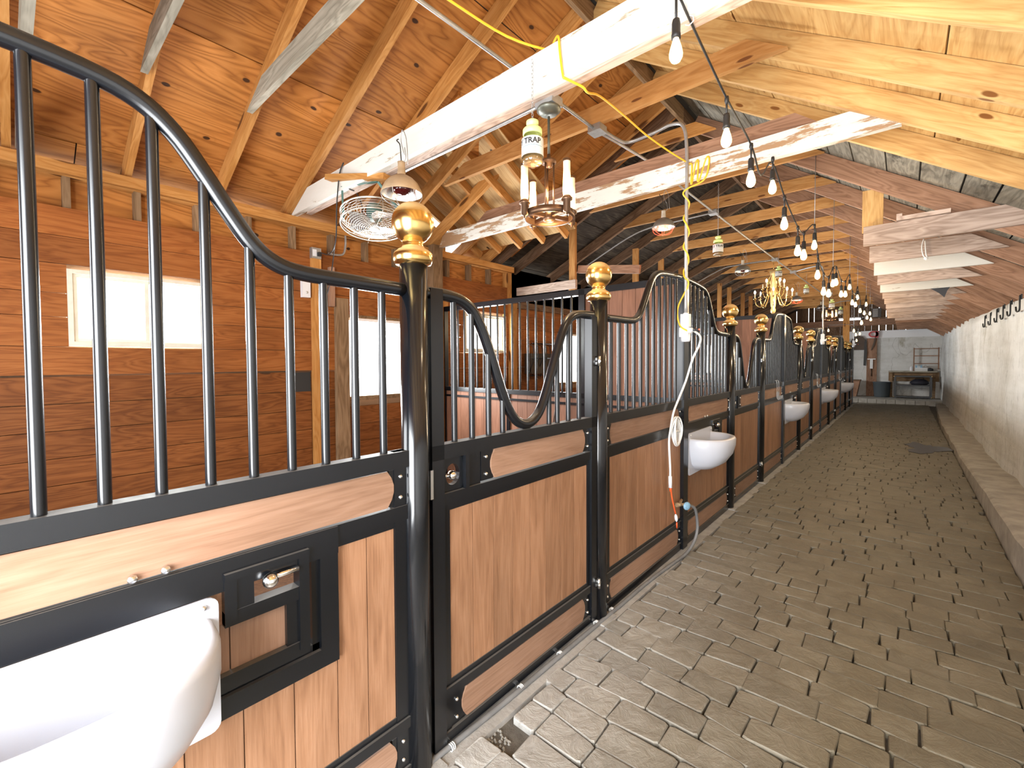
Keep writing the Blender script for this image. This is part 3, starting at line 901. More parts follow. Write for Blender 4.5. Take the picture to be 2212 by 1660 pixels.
# brass-topped posts
def post(y, label):
    t = thing('stall_post', label, 'post', (0, y, 0), 'brass topped stall posts')
    MB().lathe([(0, -.004), (.053, -.004), (.053, 1.985), (0, 1.985)], 28).build('column', M['black2'], t)
    MB().lathe([(.05, 1.968), (.066, 1.972), (.074, 1.985), (.075, 2.0), (.072, 2.014), (.058, 2.026), (.044, 2.034), (.038, 2.046), (.042, 2.056), (0, 2.06)], 32).build('collar', M['brass'], t)
    prof = [(.08 * math.sin(PI * i / 20), 2.128 - .08 * math.cos(PI * i / 20)) for i in range(21)]
    MB().lathe(prof, 36).build('ball_finial', M['brass'], t)
    MB().box((-.09, -.075, -.006), (.085, .075, .006)).build('base_plate', M['sill'], t)
    return t
pl = ['nearest brass topped black post, in front of the wire fan', 'second brass topped post, at the far side of the first stall door',
      'third brass topped post from the camera, just past the white outlet box', 'fourth brass topped post, at the far side of the second stall door',
      'fifth brass topped post from the camera', 'sixth brass topped post from the camera', 'seventh brass topped post from the camera', 'eighth brass topped post from the camera',
      'ninth brass topped post, second from the far end', 'tenth brass topped post, at the far end of the row']
for k in range(5):
    post(1.04 + 4.13 * k if k else 1.04, pl[2 * k]); post(2.418 + 4.13 * k, pl[2 * k + 1])

# stall doors with the dipped rail
DPR = [(.045, 1.872), (.11, 1.874), (.19, 1.87), (.255, 1.855), (.315, 1.815), (.37, 1.735), (.425, 1.62), (.48, 1.49), (.53, 1.39), (.585, 1.322), (.65, 1.29), (.715, 1.295), (.78, 1.34), (.835, 1.43), (.89, 1.55), (.945, 1.67), (1.0, 1.775), (1.06, 1.84), (1.14, 1.868), (1.23, 1.874), (1.30, 1.874)]


def dpr_z(q):
    for (a, za), (b, zb) in zip(DPR, DPR[1:]):
        if a <= q <= b: return za + (zb - za) * (q - a) / (b - a)
    return 1.87


def door(y, label):
    t = thing('stall_door', label, 'stall door', (0, y, 0), 'stall doors with a dipped rail')
    f = MB(); L = 1.305                       # from y+.06 to y+1.32
    a, b = .062, 1.318
    f.box((-.025, a, .02), (.025, a + .062, 1.89)); f.box((-.025, b - .06, .02), (.025, b, 1.868))
    f.box((-.025, a, 1.205), (.025, b, 1.265)); f.box((-.02, a, 1.012), (.018, b, 1.06)); f.box((-.02, a, .985), (.01, b, 1.012))
    f.box((-.02, a, .205), (.02, b, .245)); f.box((-.02, a, .245), (.01, b, .27)); f.box((-.025, a, .02), (.02, b, .06)); f.box((-.02, a, .06), (.012, a + .1, .2))
    f.box((-.02, a + .06, .27), (.01, a + .1, .985)); f.box((-.02, b - .09, .27), (.01, b - .06, .985))
    f.build('frame', M['black'], t)
    MB().tube(smooth_path([(0, q, z) for q, z in DPR], 4), .0245, 14).build('dipped_rail', M['black'], t)
    bars(t, [.20, .302, .405, .50, .865, .94, 1.045, 1.155], lambda q: dpr_z(q) - .012)
    strip(t, a + .285, b - .06, 1.068, 1.202); strip(t, a + .1, b - .06, .064, .196)
    planks(t, a + .1, b - .09, .27, .985, M['plank'], .1385)
    lb = MB()                                 # latch box: plate with an oval hand hole
    n = 20; oy, oz, ry, rz_ = .155, 1.13, .038, .045
    outer = []
    for i in range(n):
        q = 2 * PI * i / n; c, s = math.cos(q), math.sin(q); k = min(.057 / max(abs(c), 1e-6), .07 / max(abs(s), 1e-6)); outer.append((oy + c * k + .03, oz + s * k))
    inner = [(oy + .03 + ry * math.cos(2 * PI * i / n), oz + rz_ * math.sin(2 * PI * i / n)) for i in range(n)]
    vs = [(.004, *p) for p in outer] + [(.004, *p) for p in inner] + [(-.02, *p) for p in outer] + [(-.02, *p) for p in inner]
    fs = []
    for i in range(n):
        j = (i + 1) % n; fs += [(i, j, n + j, n + i), (2 * n + j, 2 * n + i, 3 * n + i, 3 * n + j), (n + i, n + j, 3 * n + j, 3 * n + i)]
    lb.add(vs, fs); lb.box((-.02, .242, 1.06), (.024, .262, 1.205)); lb.box((-.02, .262, 1.06), (.006, .345, 1.205))
    lo = lb.build('latch_plate', M['black'], t)
    k = MB(); k.tube([(-.006, .125, 1.125), (-.006, .175, 1.125)], .009, 8); k.lathe([(.020 * math.sin(PI * i / 10), -.020 * math.cos(PI * i / 10)) for i in range(11)], 14, (.0, .185, 1.125), (1, 0, 0)); k.build('latch_knob', M['chrome'], lo)
    for zz in (1.60, .245):
        h = MB(); h.box((.006, b - .012, zz - .02), (.03, b + .025, zz - .004)); h.box((.006, b - .012, zz + .004), (.03, b + .025, zz + .02)); h.tube([(.04, b - .002, zz - .03), (.04, b - .002, zz + .03)], .009, 8); h.tube([(.034, b + .02, zz), (.052, b - .02, zz)], .007, 8)
        h.build('hinge', M['bolt'], t)
    MB().box((.03, .045, 1.06), (.036, .058, 1.175)).build('strike_plate', M['bolt'], t)
    return t


d1_ = door(1.04, 'nearest stall door, between the first two brass ball posts')
tr = tree()
dn = ['second stall door, past the first white bowl on the aisle', 'third stall door down the row', 'fourth stall door down the row', 'farthest stall door in the row']
for k in range(1, 5): copy_tree(d1_, Matrix.Translation((0, 1.04 + 4.13 * k, 0)), dn[k - 1], bytree=tr)

# partitions between stalls
def partition(y, label):
    t = thing('stall_partition', label, 'partition', (0, y, 0), 'partitions between the stalls')
    f = MB()
    f.box((-3.19, -.03, 2.265), (-.05, .03, 2.325)); f.box((-3.19, -.03, 1.225), (-.05, .03, 1.275)); f.box((-3.19, -.03, 1.15), (-.05, .02, 1.175)); f.box((-3.19, -.03, .05), (-.05, .03, .11))
    f.box((-3.19, -.03, .05), (-3.13, .03, 2.32)); f.box((-1.06, -.03, .05), (-.99, .03, 2.32)); f.box((-2.05, -.025, .05), (-2.0, .025, 1.23))
    f.build('frame', M['black'], t)
    for i in range(17):
        xx = -3.02 + i * .116
        MB().tube([(xx, 0, 1.27), (xx, 0, 2.27)], .012, 8, False).build('bar', M['black'], t)
    def pk(x0, x1, z0, z1):
        n = round((x1 - x0) / .135); d = (x1 - x0) / n
        for i in range(n):
            a = x0 + d * (i + .5)
            board('plank', W[t.name] @ Vector((a, 0, z0)), W[t.name] @ Vector((a, 0, z1)), d - .004, .02, M['plank_d'], t, up=(0, 1, 0))
    pk(-3.13, -1.06, .11, 1.225); pk(-.99, -.05, .11, 1.225); pk(-.99, -.05, 1.275, 2.265)
    return t
q0 = partition(3.86, 'barred partition behind the first stall door, reaching the left wall')
tr = tree()
for k, s in ((1, 'partition at the middle of the second full stall front'), (2, 'third partition into the row, mostly behind bars'), (3, 'farthest partition between the stalls')):
    copy_tree(q0, Matrix.Translation((0, 3.86 + 4.13 * k, 0)), s, bytree=tr)

# white feed bowls hung through the hatches
def bowl(m, label):
    t = thing('feed_bowl', label, 'feed bowl', (0, m, 0), 'white feed bowls on the stall fronts')
    c = .39; n = 26
    def ring(sw, sd, z, x0=.03): return [(x0 + sd * max(0, math.sin(PI * i / n)) ** .75, c + sw * math.copysign(abs(math.cos(PI * i / n)) ** .8, math.cos(PI * i / n)), z) for i in range(n + 1)]
    lv = [ring(.285, .270, .915), ring(.290, .278, .90), ring(.290, .275, .84), ring(.275, .255, .77), ring(.235, .20, .69), ring(.16, .12, .638), ring(.06, .04, .62)]
    inn = [ring(.285, .270, .915), ring(.272, .250, .921, .03), ring(.255, .232, .913, .03), ring(.245, .22, .84, .03), ring(.215, .175, .75, .03), ring(.13, .10, .705, .03), ring(.03, .02, .70, .03)]
    mb = MB()
    for L in (lv, inn):
        vs = [p for r in L for p in r]; fs = []
        for i in range(len(L) - 1):
            for k in range(n): fs.append((i * (n + 1) + k, i * (n + 1) + k + 1, (i + 1) * (n + 1) + k + 1, (i + 1) * (n + 1) + k))
        mb.add(vs, fs, True)
    mb.build('basin', M['white_enamel'], t, fix=True)
    pp = []
    for (yy, zz, a0) in ((c + .28, .945, 0), (c - .28, .945, 90), (c - .28, .625, 180), (c + .28, .625, 270)):
        for i in range(5):
            a = math.radians(a0 + 22.5 * i); pp.append((yy + .025 * math.cos(a), zz + .025 * math.sin(a)))
    po = MB().prism(pp, .022, .031).build('back_plate', M['white_enamel'], t)
    for yy in (c - .27, c + .27): bolt(t, yy, .95, .031, .008)
    return t


b0 = bowl(-.33, 'large white feed bowl at the lower left corner of the picture')
tr = tree()
for k, s in ((1, 'white feed bowl beside the coiled white cord'), (2, 'white feed bowl on the second full stall front'), (3, 'third white feed bowl down the aisle past the middle'), (4, 'smallest and farthest white feed bowl')):
    copy_tree(b0, Matrix.Translation((0, -.33 + 4.13 * k, 0)), s, bytree=tr)

# wire bridle hooks hung on the rails
def bridle(y, label):
    t = thing('bridle_rack', label, 'hook rack', (.03, y, 0), 'wire bridle racks on the stall fronts')
    r = MB()
    for q in (-.06, .06): r.tube(smooth_path([(-.055, q, 1.24), (-.05, q, 1.30), (-.02, q, 1.305), (.004, q, 1.28), (.006, q, 1.13)], 4), .004, 6)
    r.tube([(.006, -.09, 1.14), (.006, .09, 1.14)], .004, 6)
    r.build('hanger', M['galv'], t)
    for i in range(4):
        q = -.08 + i * .053
        MB().tube(smooth_path([(.006, q, 1.14), (.008, q, 1.06), (.03, q, 1.03), (.05, q, 1.05), (.05, q, 1.09)], 4), .0045, 6).build('hook', M['galv'], t)
bridle(7.45, 'four-pronged wire bridle rack on the second full stall front'); bridle(11.4, 'wire bridle rack on the third full stall front'); bridle(15.6, 'farthest wire bridle rack on the stall row')

# ---------------------------------------------------------------- lights and things hung from the timbers
def pt(loc, power, col=(1, .66, .32), r=.03):
    l = bpy.data.lights.new('lamp_glow', 'POINT'); l.energy = power; l.color = col; l.shadow_soft_size = r
    o = bpy.data.objects.new('lamp_glow', l); COL.objects.link(o); o.location = loc


def chandelier_ring(loc, ztop, label, twist=-.31):
    """bronze ring with four frosted candle tubes on a stem."""
    x, y, z = loc
    t = thing('ring_chandelier', label, 'chandelier', loc, 'bronze ring chandeliers')
    H = ztop - z
    MB().lathe([(0, H), (.062, H), (.068, H - .008), (.068, H - .018), (.055, H - .024), (.05, H - .034), (0, H - .036)], 24).build('canopy', M['bronze_g'], t)
    MB().box((-.06, -.05, H), (.06, .05, H + .05)).build('ceiling_box', M['galv'], t)
    MB().tube([(0, 0, H - .05), (0, 0, .33)], .0075, 8).build('stem', M['bronze_g'], t)
    MB().lathe([(0, .345), (.01, .345), (.012, .325), (.04, .312), (.042, .296), (.02, .292), (.02, .275), (0, .27)], 18).build('hub', M['bronze'], t)
    rd = MB()
    for k in range(3):
        a = k * 2 * PI / 3 + .4; rd.tube([(.028 * math.cos(a), .028 * math.sin(a), .295), (.028 * math.cos(a), .028 * math.sin(a), .0)], .005, 6)
    rd.build('hanging_rods', M['bronze'], t)
    R = .138
    rg = MB(); rg.lathe([(R - .006, -.018), (R + .006, -.018), (R + .006, .018), (R - .006, .018), (R - .006, -.018)], 40)
    rg.lathe([(0, -.03), (.03, -.03), (.034, -.02), (.034, .012), (0, .014)], 18)
    for k in range(4):
        a = twist + k * PI / 2; rg.bar((.03 * math.cos(a), .03 * math.sin(a), 0), (R * math.cos(a), R * math.sin(a), 0), .018, .022)
    rg.build('ring', M['bronze'], t)
    for k in range(4):
        a = twist + k * PI / 2; cx, cy = (R + .026) * math.cos(a), (R + .026) * math.sin(a)
        cu = MB().lathe([(0, -.038), (.006, -.036), (.006, -.025), (.02, -.02), (.02, .035), (.030, .04), (.031, .05), (.023, .056), (.02, .062), (0, .062)], 16, (cx, cy, 0)).build('cup', M['bronze'], t)
        MB().lathe([(.019, .06), (.022, .09), (.0215, .14), (.019, .20), (.0195, .245)], 16, (cx, cy, 0)).build('frosted_tube', M['tube'], cu)
        MB().lathe([(.0215, .243), (.0215, .255), (.017, .258), (.014, .256)], 16, (cx, cy, 0)).build('tube_rim', M['bronze'], cu)
    pt((x, y, z + .13), 5)
    pt((x, y, z - .10), 5)
    return t


chandelier_ring((-.112, 2.06, 2.425), 3.03, 'bronze ring chandelier with four lit candle tubes, behind the first hanging bait jar')
chandelier_ring((-.15, 15.0, 2.72), 3.4, 'distant bronze ring chandelier glowing over the far stalls')

# brass candle chandelier
def candle_chandelier(loc, ztop, label):
    t = thing('candle_chandelier', label, 'chandelier', loc)
    H = ztop - loc[2]
    MB().tube([(0, 0, .86), (0, 0, H)], .006, 6).build('chain', M['brass'], t)
    MB().lathe([(0, -.02), (.03, -.01), (.045, .03), (.05, .07), (.035, .10), (.045, .14), (.05, .2), (.055, .45), (.045, .5), (.06, .54), (.05, .62), (.045, .70), (.055, .78), (.075, .85), (.06, .86), (0, .86)], 20).build('column', M['brass_pale'], t)
    for tier, (n, R, z0, zc) in enumerate(((8, .33, .28, .30), (5, .20, .55, .50))):
        for k in range(n):
            a = 2 * PI * k / n + .2 + tier * .3; c, s = math.cos(a), math.sin(a)
            P = lambda r, z: (r * c, r * s, z)
            arm = MB().tube(smooth_path([P(.05, z0 + .22), P(.10, z0 + .10), P(R * .6, zc - .16), P(R * .9, zc - .12), P(R, zc)], 4), .007, 6).build('arm', M['brass'], t)
            MB().lathe([(.008, zc - .005), (.028, zc + .004), (.034, zc + .014), (.01, zc + .012)], 12, (R * c, R * s, 0)).build('cup', M['brass'], arm)
            MB().lathe([(.011, zc + .01), (.011, zc + .11), (0, zc + .112)], 10, (R * c, R * s, 0)).build('candle', M['cream'], arm)
            if (k * 3 + tier) % 4 != 3:
                MB().lathe([(0, zc + .11), (.012, zc + .118), (.019, zc + .14), (.014, zc + .165), (0, zc + .185)], 10, (R * c, R * s, 0)).build('bulb', M['bulb_w'], arm)
    pt((loc[0], loc[1], loc[2] + .65), 14, (1, .75, .42)); pt((loc[0] + .25, loc[1] - .25, loc[2] + .2), 12, (1, .75, .42))
M['brass_pale'] = plain('pale_gilt', (.80, .58, .28), .4, .5)
candle_chandelier((-.62, 10.42, 2.57), 3.69, 'brass candle chandelier with many curved arms, over the second stall bars')


# bait jars on chains
def text_mesh(body, size):
    cu = bpy.data.curves.new('lettering', 'FONT'); cu.body = body; cu.offset = size * .03; cu.size = size; cu.resolution_u = 2; cu.align_x = 'CENTER'
    o = bpy.data.objects.new('lettering_source', cu); COL.objects.link(o)
    dg = bpy.context.evaluated_depsgraph_get(); me = bpy.data.meshes.new_from_object(o.evaluated_get(dg))
    bpy.data.objects.remove(o); b = bmesh.new(); b.from_mesh(me)
    bmesh.ops.subdivide_edges(b, edges=[e for e in b.edges if e.calc_length() > size * .2], cuts=2)
    v = [tuple(q.co) for q in b.verts]; b.verts.index_update(); f = [tuple(q.index for q in fc.verts) for fc in b.faces]; b.free(); return v, f


TXT = text_mesh('FLY TRAP', .040)


def wrap(verts, R, a0, z0, slant=0):
    out = []
    for x, y, z in verts:
        a = a0 + x / R; out.append((R * math.cos(a), R * math.sin(a), z0 + y + slant * x))
    return out


def jar(loc, ztop, label, s=1.0, a0=-.9, group='bait jars on chains'):
    t = thing('bait_jar', label, 'jar', loc, group)
    q = lambda pr: [(r * s, z * s) for r, z in pr]
    MB().lathe(q([(0, .004), (.048, .0), (.056, .008), (.058, .02), (.058, .135), (.052, .15), (.045, .158), (.045, .166)]), 28).build('glass_body', M['jar'], t)
    MB().lathe(q([(0, .008), (.05, .008), (.054, .014), (.053, .03), (.04, .036), (0, .034)]), 24).build('dregs', M['goo'], t)
    MB().lathe(q([(.0585, .038), (.0590, .04), (.0590, .128), (.0585, .13)]), 28).build('label_wrap', M['label'], t)
    R = .0597 * s
    lt = MB(); lt.add([(x * 1, y, z) for x, y, z in wrap([(a * s, b * s, 0) for a, b, _ in TXT[0]], R, a0 - .62, .092 * s)], TXT[1]); lt.build('lettering', M['ink'], t)
    ln = MB()
    seg = [(R * math.cos(a0 - 1 + i * .16), R * math.sin(a0 - 1 + i * .16), (.082 - .004 * abs(i - 6) / 6) * s) for i in range(13)]
    ln.tube(seg, .0012 * s, 4, False); ln.build('label_line', M['inkblue'], t)
    fine = MB()
    for r in range(4):
        fine.tube([(R * math.cos(a0 - .8 + i * .16), R * math.sin(a0 - .8 + i * .16), (.070 - .008 * r) * s) for i in range(8)], .0006 * s, 4, False)
    fine.build('small_print', M['hose'], t)
    MB().lathe(q([(.046, .156), (.052, .157), (.052, .182), (.048, .188), (.03, .190), (.024, .2), (.024, .208), (.033, .214), (.033, .228), (.02, .236), (0, .236)]), 24).build('lid', M['lime'], t)
    L = ztop - loc[2]; ch = MB(); z = .232 * s; i = 0
    while z < L - .01:
        lk = .026
        pts = []
        for k in range(8):
            a = 2 * PI * k / 8; u, v = .006 * math.cos(a), lk / 2 * 1.05 * math.sin(a)
            pts.append((u if i % 2 else 0, 0 if i % 2 else u, z + lk / 2 + v * .9))
        ch.tube(pts, .0014, 4, False, True); z += lk * .72; i += 1
    ch.build('chain', M['galv'], t)


jar((-.098, 1.895, 2.655), 3.20, 'fly bait jar with lime lid in front of the first chandelier')
jar((-.265, 5.62, 2.845), 3.70, 'fly bait jar hung beyond the peeling white beam, left of the bulbs', .98)
jar((-.45, 10.0, 3.20), 3.69, 'fly bait jar beside the brass candle chandelier', 1)
jar((-.40, 12.9, 3.20), 3.69, 'fly bait jar right of the brass candle chandelier', 1)
jar((-.05, 14.5, 2.95), 3.69, 'fly bait jar just above the far glowing chandelier', 1.1)
jar((-.12, 17.5, 3.02), 3.69, 'smallest fly bait jar, near the far end post', 1.1)


# heat lamps
def heat_lamp(loc, ztop, label, refl, lit, s=1.0):
    t = thing('heat_lamp', label, 'heat lamp', loc, 'clip heat lamps')
    q = lambda pr: [(r * s, z * s) for r, z in pr]
    MB().lathe(q([(.137, 0), (.139, .004), (.13, .03), (.11, .07), (.08, .10), (.05, .118), (.03, .125), (.028, .128)]), 32).build('reflector', M[refl], t)
    MB().lathe(q([(.136, .002), (.128, .03), (.108, .067), (.078, .096), (.03, .120)]), 32).build('reflector_lining', M['alu'], t)
    MB().lathe(q([(.026, .12), (.028, .15), (.026, .152), (.024, .2), (.026, .215), (0, .218)]), 18).build('socket', M['lampdust'] if refl == 'lampdust' else M['cream'], t)
    MB().lathe(q([(0, -.005), (.03, 0), (.055, .015), (.062, .04), (.05, .07), (.025, .10), (.02, .12)]), 22).build('bulb', M['redlit'] if lit else M['red_glass'], t)
    gd = MB()
    for k in range(3):
        a = k * PI / 3; gd.tube([(.137 * s * math.cos(a) * math.cos(u), .137 * s * math.sin(a) * math.cos(u), -.085 * s * math.sin(u)) for u in [PI * i / 14 for i in range(15)]], .0022, 5, False)
    gd.build('wire_guard', M['redlit_wire'] if lit else M['galv'], t)  # lit lamps: guard emits red, the bulb's light painted onto its wires
    H = ztop - loc[2]
    cb = MB(); cb.tube(smooth_path([(0, 0, .21 * s), (-.02, .01, .28), (-.015, 0, (H + .28) / 2), (-.05, 0, H - .02), (-.06, .02, H)], 4), .004, 6); cb.build('cord', M['cable'], t)
    cl = MB(); cl.tube(smooth_path([(.03, 0, .21 * s), (.05, 0, .23), (.04, 0, .30), (.03, .01, H - .12)], 4), .003, 5); cl.tube(smooth_path([(.035, 0, H - .14), (.0, 0, H - .04), (.03, -.01, H + .02), (.06, 0, H - .05), (.075, 0, H - .22)], 4), .003, 5)
    cl.build('hanging_wire', M['galv'], t)
    if lit: pt((loc[0], loc[1], loc[2] - .03), 3, (1, .15, .06))


M['redlit_wire'] = emit('red_glowing_wire', (.9, .12, .06), .8)
heat_lamp((-1.155, 1.80, 2.735), 3.13, 'dusty unlit heat lamp just above the nearest brass ball', 'lampdust', False)
heat_lamp((-.86, 5.45, 3.25), 3.69, 'lit red heat lamp beyond the peeling white beam', 'steel_dusty', True)
heat_lamp((-.93, 9.35, 3.30), 3.69, 'unlit grey heat lamp left of the brass candle chandelier', 'steel_dusty', False)
heat_lamp((-.80, 14.2, 3.22), 3.69, 'red lit heat lamp half hidden by the brass chandelier', 'steel_dusty', True)
heat_lamp((-.75, 18.5, 3.38), 3.69, 'far heat lamp hung before the gable boards', 'alu', False)

# wire drum fan
def fan():
    c = Vector((-1.98, 2.10, 2.80)); ax = Vector((.19, -.115, -.975)).normalized()
    t = thing('wire_fan', 'tilted wire cage fan on a bracket, left of the nearest brass ball', 'fan', c)
    R = Vector((0, 0, 1)).rotation_difference(ax).to_matrix()
    L = lambda x, y, z: R @ Vector((x, y, z))
    g = MB()
    for rr, z in [(.055 + .017 * i, .075 - .00004 * i * i * i) for i in range(13)] + [(.272, z) for z in (.045, .02, -.005, -.03, -.055)] + [(.06 + .026 * i, -.085 + .0001 * i * i) for i in range(8)]:
        g.tube([L(rr * math.cos(2 * PI * k / 36), rr * math.sin(2 * PI * k / 36), z) for k in range(36)], .0021, 4, False, True)
    for k in range(8):
        a = 2 * PI * k / 8
        g.tube([L(r * math.cos(a), r * math.sin(a), z) for r, z in ((.04, .075), (.2, .07), (.262, .05), (.274, 0), (.262, -.06), (.1, -.09))], .003, 4, False)
    g.build('wire_cage', M['fangrey'], t)
    rim = MB(); rim.tube([L(.274 * math.cos(2 * PI * k / 40), .274 * math.sin(2 * PI * k / 40), .04) for k in range(40)], .006, 6, False, True); rim.tube([L(.274 * math.cos(2 * PI * k / 40), .274 * math.sin(2 * PI * k / 40), -.055) for k in range(40)], .006, 6, False, True)
    rim.build('cage_rim', M['fangrey'], t)
    MB().lathe([(0, .082), (.03, .081), (.045, .077), (.04, .07), (0, .07)], 20, (0, 0, 0), ax).build('badge', M['label'], t)
    MB().lathe([(0, -.15), (.05, -.145), (.065, -.12), (.065, -.02), (.04, -.01), (0, -.005)], 18, (0, 0, 0), ax).build('motor', M['teal'], t)
    for k in range(3):
        b = MB(); vs = []; a0 = 2 * PI * k / 3
        for i in range(6):
            r = .04 + .036 * i; w_ = .25 + .45 * math.sin(PI * (i + 1) / 7)
            for s_ in (-1, 1): a = a0 + s_ * w_; vs.append(L(r * math.cos(a), r * math.sin(a), .01 + s_ * .022))
        for i in range(6):
            r = .04 + .036 * i; w_ = .25 + .45 * math.sin(PI * (i + 1) / 7)
            for s_ in (-1, 1): a = a0 + s_ * w_; vs.append(L(r * math.cos(a), r * math.sin(a), .013 + s_ * .022))
        fs = []
        for i in range(5): fs += [(2 * i, 2 * i + 1, 2 * i + 3, 2 * i + 2), (12 + 2 * i, 14 + 2 * i, 15 + 2 * i, 13 + 2 * i)]
        b.add(vs, fs, True); b.build('blade', M['alu'], t)
    br = MB()
    s0 = c - c
    lft = Vector((-.26, -.14, .03)); rgt = Vector((.26, .12, .0)); tl = Vector((-.24, -.16, .30)); tr_ = Vector((.22, -.10, .24))
    br.bar(lft, tl, .025, .006, (0, 1, 0)); br.bar(tl, tr_, .025, .006); br.bar(tr_, rgt, .025, .006, (0, 1, 0)); br.build('bracket', M['teal'], t)
    cb = MB(); cb.tube(smooth_path([(-.1, 0, -.02), (-.34, .02, -.02), (-.36, .1, .2), (-.3, .0, .33), (-.12, -.12, .25), (-.2, -.14, .29)], 5), .005, 6); cb.build('cord', M['cable'], t)
    MB().tube([L(-.1, 0, -.1), L(-.1, 0, -.1) + Vector((0, 0, -.32))], .0015, 4).build('pull_chain', M['galv'], t)
    board('mounting_arm', c + Vector((-.38, -.20, .40)), c + Vector((.36, -.10, .235)), .09, .045, M['pine_o'], t)
fan()

# steel conduit runs
def conduit(label, name, paths, boxes, r=.0125):
    t = thing(name, label, 'conduit', paths[0][0])
    o = Vector(paths[0][0])
    for p in paths: MB().tube([Vector(q) - o for q in smooth_path(p, 5)], r, 10).build('pipe', M['galv'], t)
    for b in boxes:
        c = Vector(b) - o
        mb = MB().box((c.x - .055, c.y - .055, c.z - .025), (c.x + .055, c.y + .055, c.z + .025)); mb.box((c.x - .058, c.y - .058, c.z - .029), (c.x + .058, c.y + .058, c.z - .025)); mb.build('junction_box', M['galv'], t)
conduit('long steel conduit running along the aisle under the ties', 'main_conduit',
        [[(-.535, YN + .02, 3.50), (-.53, 1.0, 3.50), (-.52, 2.1, 3.50), (-.47, 3.13, 3.455)], [(-.47, 3.22, 3.455), (-.5, 3.8, 3.53), (-.57, 4.6, 3.64), (-.605, 5.4, 3.665), (-.605, 6.5, 3.665), (-.605, 8.4, 3.665), (-.60, 10.4, 3.665)], [(-.60, 10.5, 3.665), (-.58, 12.2, 3.665), (-.55, 15, 3.67), (-.5, 19, 3.67)]],
        [(-.458, 3.175, 3.452), (-.607, 6.55, 3.66), (-.60, 10.44, 3.66), (-.565, 12.2, 3.66)])
conduit('thin steel conduit along the near white beam to the fan', 'beam_conduit',
        [[(-.18, 2.055, 3.06), (-.9, 2.05, 3.055), (-1.5, 2.05, 3.055), (-1.68, 2.06, 3.02), (-1.95, 2.30, 2.97), (-2.3, 2.8, 3.1)]], [], .011)
conduit('steel conduit bending from a tie down the old left rafters', 'branch_conduit',
        [[(-.66, 6.55, 3.655), (-1.1, 6.55, 3.645), (-1.55, 6.55, 3.63), (-1.9, 6.5, 3.52), (-2.5, 6.5, 3.26), (-2.85, 6.45, 3.05), (-2.95, 6.4, 2.7)]], [], .011)
conduit('steel conduit branch by the brass chandelier to the left rafters', 'side_conduit', [[(-.66, 10.44, 3.655), (-1.3, 10.44, 3.65), (-1.7, 10.44, 3.58), (-2.6, 10.42, 3.15)]], [], .011)


def drop(label, y, x, z0, zb, lead, s=1.0):
    t = thing('drop_outlet', label, 'outlet', (x, y, zb), 'outlets on drop conduits')
    o = Vector((x, y, zb))
    MB().tube([Vector(q) - o for q in smooth_path(lead + [(x, y, z0 - .25), (x, y, zb + 1.0), (x, y, zb + .20)], 5)], .0135, 10).build('pipe', M['galv'], t)
    b = MB(); b.box((-.033, -.028, .11), (.033, .028, .215)); b.lathe([(0, .225), (.02, .225), (.022, .21), (0, .21)], 12); b.build('upper_box', M['white_pl'], t)
    b = MB(); b.lathe([(0, -.01), (.03, -.01), (.037, 0), (.037, .04), (.03, .05), (.026, .10), (.034, .115), (0, .118)], 16); b.box((-.042, -.03, .03), (.03, .03, .105)); b.build('lower_box', M['white_pl'], t)
    c = MB(); c.box((.03, -.045, .06), (.06, -.01, .10)); c.tube([(.06, -.03, .08), (.075, -.035, .08)], .012, 8); c.build('plug', M['white_pl'], t)
    c = MB(); c.tube([(.07, -.035, .08), (.12, -.05, .082)], .010, 8); c.build('second_plug', M['cable'], t)
    MB().lathe([(0, 0), (.006, .0), (.006, .008), (0, .01)], 8, (.122, -.051, .082), (1, -.3, 0)).build('plug_lamp', M['redlit_wire'], t)
    return t
drop('white outlet box on the long drop conduit, in front of the second stall front', 3.68, .07, 3.53, 1.765,
     [(-.43, 3.24, 3.455), (-.46, 3.50, 3.50), (-.43, 3.66, 3.52), (-.2, 3.68, 3.535), (-.06, 3.68, 3.55), (.04, 3.68, 3.50)])
drop('second white outlet on a drop conduit, above the third bowl', 11.8, .07, 3.55, 1.95, [(-.5, 12.15, 3.66), (-.25, 11.9, 3.66), (-.03, 11.8, 3.66), (.05, 11.8, 3.60)])
drop('third white outlet on a drop conduit, near the end wall', 19.7, .07, 3.6, 2.06, [(-.6, 19.7, 3.6), (-.3, 19.7, 3.68), (-.02, 19.7, 3.68), (.05, 19.7, 3.62)])

# yellow extension cord draped over the beams
t = thing('extension_cord', 'yellow extension cord looped over both white beams and down the conduit', 'cord', (-.22, 1.42, 3.3))
o_ = Vector((-.22, 1.42, 3.3))
c1_ = [(-.30, .8, 3.33), (-.216, 1.42, 3.30), (-.16, 1.765, 3.29), (-.05, 1.99, 3.285), (.0, 1.955, 3.285), (.055, 1.918, 3.27), (.066, 1.915, 3.19), (.085, 1.915, 3.06), (.095, 1.93, 3.045), (.13, 2.03, 3.035), (.12, 2.10, 3.04), (.02, 2.4, 3.19), (-.05, 2.85, 3.28), (-.06, 3.2, 3.29), (0, 3.5, 3.25), (.08, 3.71, 3.20)]
c2_ = [(.08, 3.71, 3.20), (.103, 3.705, 3.18), (.096, 3.705, 3.05), (.10, 3.72, 3.05), (.13, 3.72, 3.2), (.153, 3.705, 3.19), (.147, 3.705, 3.05), (.16, 3.72, 3.06), (.21, 3.72, 3.21), (.237, 3.705, 3.185), (.22, 3.70, 3.07), (.18, 3.69, 3.02), (.085, 3.67, 2.99), (.05, 3.66, 2.95)]
zz = [2.8, 2.62, 2.47, 2.35, 2.2]
